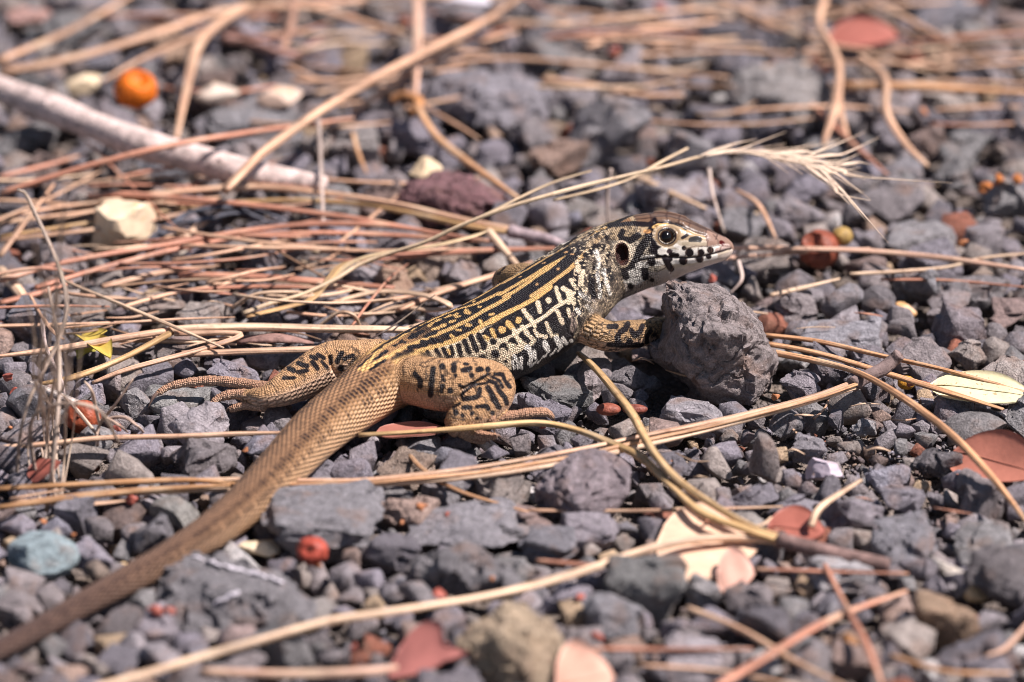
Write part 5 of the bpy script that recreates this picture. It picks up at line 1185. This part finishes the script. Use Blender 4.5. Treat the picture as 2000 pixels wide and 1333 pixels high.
# the wispy foreground grass at the left
wg = empty('grass_tuft', P(95, 905, 0), 'wispy dry grass tuft blurred in front at the left side', 'grass')
rw_ = random.Random(3)
for k in range(13):
    bx = 100 + rw_.uniform(-25, 25); by = 960 + rw_.uniform(-40, 40); tx = 100 + rw_.uniform(-70, 100); ty = 330 + rw_.uniform(0, 260)
    h = (by - ty) * 0.115 / 0.914 * 1.3
    q = [(bx, by), (bx + (tx - bx) * 0.1 + rw_.uniform(-30, 15), by - 120), (bx + (tx - bx) * 0.35 + rw_.uniform(-18, 18), by + (ty - by) * 0.5), (bx + (tx - bx) * 0.6, by + (ty - by) * 0.75), (tx, ty)]
    tube('blade', q, [2, 10, h * 0.5, h * 0.75, h], rw_.uniform(3, 6), lin(190, 166, 148), wg, press=False, taper=0.3, seg=5)
for q, z in [([(75, 960), (60, 830), (110, 790), (190, 800), (235, 870)], [1, 18, 26, 26, 14]), ([(30, 950), (50, 800), (130, 600), (60, 400), (35, 370)], [1, 20, 40, 60, 64]), ([(90, 1000), (110, 850), (115, 700), (95, 560)], [1, 18, 30, 44])]:
    tube('blade', q, z, 9, lin(190, 168, 152), wg, press=False, seg=6)
# small wiry plant near the berry
wp = empty('wiry_weed', P(190, 870, 2), 'small wiry dried weed curling beside the brown berry', 'weed')
for q, z in [([(190, 872), (195, 830), (225, 790), (260, 740)], [4, 8, 14, 20]), ([(195, 830), (185, 790), (180, 765), (165, 745)], [8, 14, 18, 20]), ([(200, 820), (240, 815), (265, 830), (285, 850)], [8, 10, 9, 5]), ([(190, 850), (150, 800), (120, 770)], [6, 10, 14]), ([(205, 815), (230, 830), (250, 845)], [9, 10, 6])]:
    tube('stem_part', q, z, 8, lin(196, 168, 150), wp, press=False, seg=6)
tube('root_strand', [(60, 750), (100, 765), (150, 790), (185, 795)], [6, 8, 7, 5], 18, lin(196, 182, 172), label='pale weathered root strand above the brown berry', cat='root', wob=0.3)
tube('root_strand', [(82, 625), (90, 680), (120, 740), (128, 790)], [10, 9, 7, 4], 7, lin(190, 170, 164), label='thin grey forked root strand behind the wispy grass', cat='root')
tube('root_strand', [(700, 580), (560, 500), (520, 480), (470, 505)], [5, 9, 10, 6], 6, DK_, label='thin brown curl among the needles near the quartz chip', cat='root')
# shredded straw at lower right
ss = empty('shredded_straw', P(1860, 1120, 4), 'shredded white straw sliver fanning out in the lower right gravel', 'straw')
for k in range(7):
    tube('fibre', [(1960, 1142), (1900, 1125 - k * 1.5), (1815 + k * 5, 1086 + k * 6)], [7, 7, 6 + 0.5 * k], 6, lin(228, 216, 204), ss, seg=5, press=k == 0)
tube('fibre', [(1935, 1130), (1915, 1095), (1905, 1070), (1865, 1078)], [7, 10, 11, 8], 5, lin(222, 208, 196), ss, seg=5, press=False)

# ------------------------------------------------------------------ leaves
def leaf(name, base, tip, width, zb, zt, label, col, mat=M_LEAF, curl=0.8, bend=0.6, shape=0.5, stalk=None, roll=0.0, nibble=None, cat='leaf', n=18, m=9, vein=True):
    """leaf from base pixel to tip pixel, width in mm, closed sheet 0.25 mm thick"""
    A = np.array(P(*base, zb)); B = np.array(P(*tip, zt)); L = np.linalg.norm(B - A); X = (B - A) / L
    Y = np.cross([0, 0, 1.0], X); Y /= np.linalg.norm(Y); Zv = np.cross(X, Y)
    Y, Zv = Y * math.cos(roll) + Zv * math.sin(roll), Zv * math.cos(roll) - Y * math.sin(roll)
    t = np.linspace(0.0, 1, n); hw = width / 2 * np.clip(np.sin(np.pi * t ** shape), 0, None) ** 0.75 + 0.03
    u = np.linspace(-1, 1, m); tt, uu = np.meshgrid(t, u, indexing='ij')
    wav = 0.18 * np.sin(tt * 9 + uu * 2)
    p = A + X * (tt * L)[..., None] + Y * (uu * hw[:, None])[..., None] + Zv * (bend * np.sin(np.pi * tt) + curl * uu ** 2 * (hw[:, None] / (width / 2)) + wav - 0.15 * np.exp(-(uu / 0.12) ** 2))[..., None]
    if nibble is not None:
        for (nt, nu_, rr) in nibble:
            d = np.hypot((tt - nt) * L, (uu - nu_) * width / 2); k = np.clip(1 - d / rr, 0, 1)[..., None]; p = p - Y * np.sign(nu_) * k * rr * 0.9
    top = p.reshape(-1, 3); bot = top - Zv * 0.25
    i = np.arange(n - 1)[:, None] * m + np.arange(m - 1)[None]
    f1 = np.stack([i, i + m, i + m + 1, i + 1], -1).reshape(-1, 4); k = n * m
    f2 = (f1 + k)[:, ::-1]
    rim = [r * m for r in range(n)] + [(n - 1) * m + c for c in range(1, m)] + [r * m + m - 1 for r in range(n - 2, -1, -1)] + [c for c in range(m - 2, 0, -1)]
    f3 = [(rim[a], rim[(a + 1) % len(rim)], rim[(a + 1) % len(rim)] + k, rim[a] + k) for a in range(len(rim))]
    v = np.vstack([top, bot]); fl = np.vstack([f1, f2, f3])
    o = empty(name, A, label, cat)
    bl = mesh_np('blade', (v - A) * MM, fl); bl.materials.append(mat)
    b = bpy.data.objects.new('blade', bl); b.color = (*col, 1); link(b, o)
    if vein:
        mid_ = p[:, m // 2] + Zv * 0.12
        me, _, _ = tube_mesh('midrib', mid_[::3], np.linspace(0.28, 0.08, len(mid_[::3])), A, 5, 3, 0.6, mat)
        r = bpy.data.objects.new('midrib', me); r.color = (*[c * 0.8 for c in col], 1); link(r, o)
    if stalk:
        sp = np.array([A, A - X * stalk * 0.5 + np.array([0, 0, 0.3]), A - X * stalk + np.array([0, 0, -0.6])])
        me, _, _ = tube_mesh('leaf_stalk', sp, np.array([0.55, 0.5, 0.6]), A, 7, 5, 1, M_LEAF)
        r = bpy.data.objects.new('leaf_stalk', me); r.color = (*lin(150, 92, 76), 1); link(r, o)
    for q in top[::3]: NEEDLE_PTS.append((q[0], q[1], q[2] - 0.5, 1.0))
    return o
leaf('fallen_leaf', (1815, 752), (2025, 778), 11.5, 6.5, 7.5, 'speckled pale yellow leaf with a brown stalk', lin(226, 214, 172), M_PALELEAF, 0.6, 0.8, 0.85, stalk=5, roll=0.25)
leaf('fallen_leaf', (1862, 882), (2040, 930), 15, 3.5, 7.0, 'brick red curled leaf under the arching needle', lin(172, 110, 92), M_LEAF, 1.6, 0.8, 0.8, roll=0.5)
leaf('fallen_leaf', (1282, 1062), (1482, 1072), 30, 4.6, 4.6, 'round pale pink leaf crossed by needle shadows', lin(222, 186, 158), M_LEAF, 0.5, 0.6, 0.72, roll=0.16, n=22, m=13)
leaf('fallen_leaf', (1498, 1030), (1612, 1040), 15, 4.0, 4.2, 'small brick red leaf behind the dark needle sheath', lin(156, 92, 78), M_LEAF, 0.6, 0.5, 0.7, roll=0.2)
leaf('fallen_leaf', (1085, 1345), (1200, 1320), 24, 4, 7, 'pale pink blurred leaf beside the buff boulder', lin(222, 172, 150), M_LEAF, 0.6, 0.8, 0.7, roll=0.3)
leaf('leaf_scrap', (775, 1275), (905, 1285), 17, 5, 8, 'torn blurred red leaf scrap left of the buff boulder', lin(166, 104, 96), M_LEAF, 0.8, 1.0, 0.6, roll=0.4, nibble=[(0.7, 1, 4), (0.9, -1, 4)], vein=False)
leaf('fallen_leaf', (1400, 1120), (1475, 1120), 14, 5.0, 5.4, 'small pinkish leaf end below the round pink leaf', lin(206, 160, 142), M_LEAF, 0.5, 0.5, 0.7, roll=0.35, vein=False)
leaf('leaf_scrap', (1620, 75), (1760, 70), 12, 8, 9, 'blurred coral red leaf among the far background straws', lin(160, 96, 84), M_LEAF, 0.8, 1.0, 0.7, vein=False, roll=0.3)
leaf('leaf_scrap', (60, 940), (118, 900), 7, 5, 8, 'small dark red leaf scrap near the left straws', lin(136, 76, 64), M_LEAF, 0.8, 0.6, 0.7, vein=False)
leaf('leaf_scrap', (735, 845), (880, 838), 8, 5, 5.2, 'flat brick red scrap under the needle at the tail base', lin(160, 104, 90), M_LEAF, 0.2, 0.3, 0.7, vein=False)
leaf('leaf_scrap', (160, 655), (215, 700), 8, 6, 8, 'crumpled yellow leaf scrap under the crossing stems', lin(192, 166, 78), M_LEAF, 1.6, 1.2, 0.6, vein=False, nibble=[(0.5, 1, 3)])
leaf('leaf_scrap', (150, 700), (200, 680), 6, 3, 5, 'small yellow-green flake beside the crumpled yellow leaf', lin(188, 178, 84), M_LEAF, 1.0, 0.8, 0.6, vein=False)
leaf('leaf_scrap', (870, 0), (960, 8), 8, 10, 12, 'bright white flake in the far background by the diagonal straw', lin(230, 222, 230), M_LEAF, 0.8, 0.8, 0.7, vein=False)
tube('bark_flake', [(470, 665), (540, 660), (610, 668)], [6, 8, 6], 40, lin(136, 106, 98), label='curved brown bark flake under the woody stem', cat='bark', mat=M_BARK, flat=0.3)

# ------------------------------------------------------------------ berries, petals, crumbs
def lathe_ball(name, px, py, z, r, sq, label, col, parts=True, cat='berry', cut=None, rough=0.03, seed=1, mat=M_BERRY, dimple=True):
    v, f = ICO[4]; v = v.copy(); c = P(px, py, z)
    ax = np.array([-0.25, -0.85, 0.45]); ax /= np.linalg.norm(ax)
    h = v @ ax
    if dimple: v = v - ax * (0.28 * np.exp(-((1 - h) / 0.06) ** 1))[:, None]
    v *= 1 + rough * fbm(v * 2 + seed, 3)[:, None]
    v[:, 2] *= sq
    if cut is not None:
        for (cx, cy, cz, cr) in cut:
            d = np.linalg.norm(v - np.array([cx, cy, cz]), axis=1); m = d < cr
            v[m] = np.array([cx, cy, cz]) + (v[m] - np.array([cx, cy, cz])) / np.maximum(d[m], 1e-6)[:, None] * cr
    me = mesh_np(name, v * r * MM, f); me.materials.append(mat)
    o = bpy.data.objects.new(name, me); o.location = c * MM; o.color = (*col, 1); link(o); tag(o, label, cat)
    if parts and dimple:
        p = ax * r * (0.74 + 0.0); w, g = rock_shape(seed + 60, 2, 6, 0.15)
        k = bpy.data.objects.new('calyx', mesh_np('calyx', w * r * 0.14 * MM, g)); k.data.materials.append(M_BARK); k.color = (*lin(90, 52, 40), 1); link(k, o); k.location = Vector(p * [1, 1, sq]) * MM
    STONES.append((c.x, c.y, r)); return o
lathe_ball('berry', 162, 815, 5.0, 4.0, 0.92, 'round brown-red wrinkled berry among the grey stones', lin(150, 74, 48), seed=4)
lathe_ball('berry', 610, 1076, 8.5, 3.5, 0.85, 'blurred bright red bud resting right of the tail', lin(168, 74, 58), seed=7, rough=0.08)
lathe_ball('berry_husk', 1600, 487, 7, 4.8, 0.95, 'red-brown split berry husk behind the pinkish needle', lin(136, 74, 56), seed=9, rough=0.08, cut=[(-0.5, -0.5, 0.9, 0.55)])
lathe_ball('berry', 1645, 462, 9, 2.5, 0.9, 'small olive-tan seed touching the red-brown husk', lin(168, 138, 82), seed=12, dimple=False)
lathe_ball('orange_peel', 265, 175, 15, 5.2, 0.9, 'bright orange fruit piece with a bite out of the top', lin(214, 108, 22), seed=14, dimple=False, cut=[(0.25, -0.55, 0.95, 0.62)], cat='fruit')
lathe_ball('seed', 1655, 1238 + 20, 4, 2.2, 0.9, 'brown seed under the reddish straw crossing', lin(140, 96, 58), seed=15, dimple=False)
lathe_ball('seed', 1770, 748, 5, 2.0, 0.75, 'amber seed beside the yellow leaf\'s stalk', lin(176, 124, 44), seed=16, dimple=False, cat='seed')
lathe_ball('seed', 1240, 800, 4.2, 1.4, 0.8, 'dull red elongated seed beneath the arching needle', lin(126, 70, 58), seed=17, dimple=False, cat='seed').scale = (2.0, 1.0, 1.0)
lathe_ball('seed', 1188, 800, 4.5, 1.7, 0.8, 'small brick red seed in the dark gap below the foreleg', lin(138, 78, 62), seed=18, dimple=False, cat='seed').scale = (1.6, 1, 1)
def crumb(px, py, w, z, col, label, group=None, name='petal_crumb', cat='crumb', seed=1):
    v, f = rock_shape(400 + seed, 3, 9, 0.22)
    me = mesh_np(name, v * np.array([1, 0.8, 0.55]) * w * 0.046 * MM, f); me.materials.append(M_LEAF)
    o = bpy.data.objects.new(name, me); o.location = P(px, py, z) * MM; o.color = (*col, 1); o.rotation_euler = (0.3 * (seed % 3), 0.2, seed); link(o); tag(o, label, cat, group); return o
ORG = lin(178, 116, 78); RDD = lin(158, 84, 70)
ol = 'small orange dried plant crumb lying on the grey gravel'
for k, (x, y, w, z) in enumerate([(825, 990, 36, 7), (85, 1020, 22, 6), (145, 1045, 20, 5), (1515, 775, 30, 5), (480, 880, 24, 7), (785, 1020, 20, 6), (1310, 900, 18, 5), (1550, 1020 - 20, 20, 4), (1805, 220, 36, 9), (1880, 475, 34, 7), (1790, 905 + 110, 40, 5), (960, 1130, 22, 8), (780, 1270 - 80, 18, 6), (20, 835, 14, 6), (55, 770, 34, 7), (620, 1085 + 20, 26, 6)]):
    crumb(x, y, w, z, ORG, ol, 'orange crumbs on the gravel', seed=k)
rl = 'small red dried petal scrap lying in the gravel'
for k, (x, y, w, z) in enumerate([(600, 962, 34, 6), (305, 1190, 50, 8), (330, 1192, 36, 8), (860, 1162, 50, 7), (15, 735, 44, 8), (30, 765, 36, 7), (230, 835, 34, 6), (255, 975, 40, 6), (880, 1005, 26, 6), (1130, 1165, 34, 6), (1310, 1170, 30, 6), (1900, 1205, 30, 6), (690, 1265, 34, 6), (1390, 545, 30, 5), (1170, 1245, 40, 6), (2000, 710, 30, 6), (1445, 1230, 34, 5), (1060, 835, 18, 4), (1200, 100, 40, 8), (1290, 15, 50, 9)]):
    crumb(x, y, w, z, RDD if k % 2 else lin(146, 80, 68), rl, 'red petal scraps in the gravel', seed=30 + k)
for k, (x, y, w, z) in enumerate([(1925, 365, 40, 9), (1950, 352, 46, 10), (1985, 350, 40, 10), (1920, 372, 30, 7)]):
    crumb(x, y, w, z, lin(178, 108, 56), 'amber plant crumb in the row at the right edge', 'amber crumbs at the right edge', seed=60 + k)
# ------------------------------------------------------------------ loose stones and gravel
PRESS = np.array(NEEDLE_PTS + OBST)
cell = 6.0; grid = {}
for i, p in enumerate(PRESS): grid.setdefault((int(p[0] // cell), int(p[1] // cell)), []).append(i)
def limit(x, y, r):
    """lowest underside of anything lying over a disc"""
    lim_ = 1e9; k = int((r + 11) // cell) + 1; cx, cy = int(x // cell), int(y // cell)
    for a in range(cx - k, cx + k + 1):
        for b in range(cy - k, cy + k + 1):
            for i in grid.get((a, b), ()):
                p = PRESS[i]
                if (p[0] - x) ** 2 + (p[1] - y) ** 2 < (r * 0.85 + p[3] * 0.8) ** 2: lim_ = min(lim_, p[2])
    return lim_
rng = random.Random(11)
occ = {}; OC = 5.0
def occ_add(x, y, r): occ.setdefault((int(x // OC), int(y // OC)), []).append((x, y, r))
def occ_free(x, y, r, k=0.82, rmax=9.0):
    m = int((r + rmax) // OC) + 1; cx, cy = int(x // OC), int(y // OC)
    for a in range(cx - m, cx + m + 1):
        for b in range(cy - m, cy + m + 1):
            for (u, v, q) in occ.get((a, b), ()):
                if (u - x) ** 2 + (v - y) ** 2 < (k * (r + q)) ** 2: return False
    return True
for (x, y, r) in STONES: occ_add(x, y, min(r, 9.0)); 
BIG_OCC = [s for s in STONES if s[2] > 9]
def blocked(x, y, r):
    for (u, v, q) in BIG_OCC:
        if (u - x) ** 2 + (v - y) ** 2 < (0.8 * q + 0.5 * r) ** 2: return True
    return False
XR, Y0, Y1 = 165.0, -245.0, 290.0
def in_view(x, y, z=2.0):
    p = project(np.array([[x, y, z]]))[0]; return -60 < p[0] < 2060 and -60 < p[1] < 1400
def sandy(x, y):
    q = project(np.array([[x, y, 2.0]]))[0]; return ((q[0] - 1700) / 190) ** 2 + ((q[1] - 870) / 70) ** 2 < 1
def sprinkle(n_try, rmin, rmax, power, k, region=None):
    out = []
    for _ in range(n_try):
        x = rng.uniform(-XR, XR); y = rng.uniform(Y0, Y1)
        r = rmin + (rmax - rmin) * rng.random() ** power
        if r > 2.6 and sandy(x, y): continue
        if blocked(x, y, r) or not occ_free(x, y, r, k): continue
        occ_add(x, y, r); out.append((x, y, r))
    return out
big = sprinkle(5000, 3.8, 7.8, 1.9, 0.80)
mid = sprinkle(22000, 1.9, 3.7, 1.25, 0.76)
small = sprinkle(60000, 0.7, 1.9, 1.5, 0.80)
grit = []
for _ in range(9000):
    q = P(rng.gauss(1690, 150), rng.gauss(870, 60), 0); r = 0.45 + 1.1 * rng.random() ** 2
    if blocked(q.x, q.y, r) or not occ_free(q.x, q.y, r, 0.78): continue
    occ_add(q.x, q.y, r); grit.append((q.x, q.y, r))
def col_pick():
    c = np.array(GREYS[rng.randrange(len(GREYS))]) * rng.uniform(0.8, 1.22); t = rng.random()
    if t < 0.07: c = c * np.array([1.22, 1.0, 0.82])
    elif t < 0.10: c = np.array(lin(186, 160, 132)) * rng.uniform(0.8, 1.1)
    elif t < 0.125: c = np.array(lin(206, 200, 198))
    elif t < 0.145: c = np.array(lin(150, 96, 78))
    elif t < 0.2: c = c * np.array([0.95, 1.0, 1.03])
    return np.clip(c, 0.02, 0.85)
# the largest ones in view are objects of their own
vis = [s for s in big if in_view(s[0], s[1])]; vis.sort(key=lambda s: -s[2])
NB = 300 - sum(1 for o in COL.objects if o.name.split('.')[0] in ('stone', 'rock'))
single, rest = vis[:NB], vis[NB:] + [s for s in big if not in_view(s[0], s[1])]
protos = [rock_mesh(500 + i, 4, None, 10 + i % 5, 0.05 + 0.012 * (i % 4)) for i in range(22)]
LAB = ['dark charcoal angular stone in the gravel', 'middle grey angular stone in the gravel', 'light grey angular stone in the gravel', 'brownish angular stone in the gravel']
for i, (x, y, r) in enumerate(single):
    sx, sy, sz = r * rng.uniform(0.9, 1.35), r * rng.uniform(0.8, 1.1), r * rng.uniform(0.5, 0.95)
    zc = sz * 0.55 + rng.uniform(0, 0.8)
    top = limit(x, y, r); zc = min(zc, top - sz * 0.8)
    if zc < -sz * 0.75: continue
    o = bpy.data.objects.new('stone', protos[i % len(protos)])
    o.location = Vector((x, y, zc)) * MM; o.scale = (sx * MM, sy * MM, sz * MM)
    o.rotation_euler = (rng.uniform(-0.5, 0.5), rng.uniform(-0.5, 0.5), rng.uniform(0, 6.28))
    c = np.array(GREYS[rng.randrange(len(GREYS))]) * rng.uniform(0.8, 1.2)
    kind = 3 if rng.random() < 0.12 else (0 if c.mean() < 0.19 else (1 if c.mean() < 0.25 else 2))
    if kind == 3: c = c * np.array([1.25, 1.0, 0.8])
    pp = project(np.array([[x, y, 3.0]]))[0]; lm = min(LM, key=lambda q: (q[0][0] - pp[0]) ** 2 + (2 * (q[0][1] - pp[1])) ** 2)[1]
    shade = ['dark charcoal', 'middle grey', 'light grey', 'brownish'][kind]; size = 'large' if r > 5.0 else ('fist-shaped' if sz > 0.85 * r else ('flat' if sz < 0.7 * r else 'small'))
    size = size.replace('fist-shaped', 'chunky')
    lab = f'{size} {shade} angular stone near {lm}'
    o.color = (*c, 1); link(o); tag(o, lab, 'stone', lab.replace('stone near', 'stones near'))
def gravel(name, items, sub, nvar, seed0, zlift, label):
    var = [(hull_shape(seed0 + i, 1, 0.05, 0.05) if sub > 1 else hull_shape(seed0 + i)) for i in range(nvar)]
    tri = 0; vo_ = 0; V_, F_, C_ = [], [], []
    rs = np.random.RandomState(seed0); k = 0
    for (x, y, r) in items:
        sz = r * rs.uniform(0.6, 1.0); zc = zlift + sz * 0.5 + rs.uniform(-1.0, 0.8) * min(r, 2.0)
        top = limit(x, y, r); zc = min(zc, top - sz * 0.75)
        if zc < -4.6 - sz * 0.5: continue
        vi = rs.randint(nvar); fv = var[vi][1]; v = var[vi][0] * np.array([r * rs.uniform(0.9, 1.3), r * rs.uniform(0.8, 1.1), sz])
        a, b, g = rs.uniform(-0.6, 0.6), rs.uniform(-0.6, 0.6), rs.uniform(0, 6.28)
        Rm = np.array((Matrix.Rotation(g, 3, 'Z') @ Matrix.Rotation(a, 3, 'X') @ Matrix.Rotation(b, 3, 'Y')))
        V_.append(v @ Rm.T + np.array([x, y, zc])); F_.append(fv + vo_); vo_ += len(v); tri += len(fv); C_.append(np.tile(np.append(col_pick(), 1), (len(v), 1))); k += 1
    me = mesh_np(name, np.vstack(V_) * MM, np.vstack(F_), smooth=False)
    ca = me.color_attributes.new('col', 'FLOAT_COLOR', 'POINT'); ca.data.foreach_set('color', np.vstack(C_).astype(np.float32).ravel())
    me.materials.append(M_GRAVEL); o = bpy.data.objects.new(name, me); link(o); tag(o, label, 'gravel', kind='stuff')
    print(name, k, 'stones', tri, 'tris')
gravel('gravel', [s for s in rest + mid], 2, 30, 900, -0.4, 'mixed grey gravel filling the ground between the larger stones')
gravel('sandy_grit', grit, 1, 20, 980, -2.0, 'sandy brown-grey grit patch beside the red leaf')
gravel('fine_gravel', small, 1, 24, 950, -3.0, 'fine grey and brown grit between the gravel stones')
print('big', len(big), 'single', len(single), 'mid', len(mid), 'small', len(small))
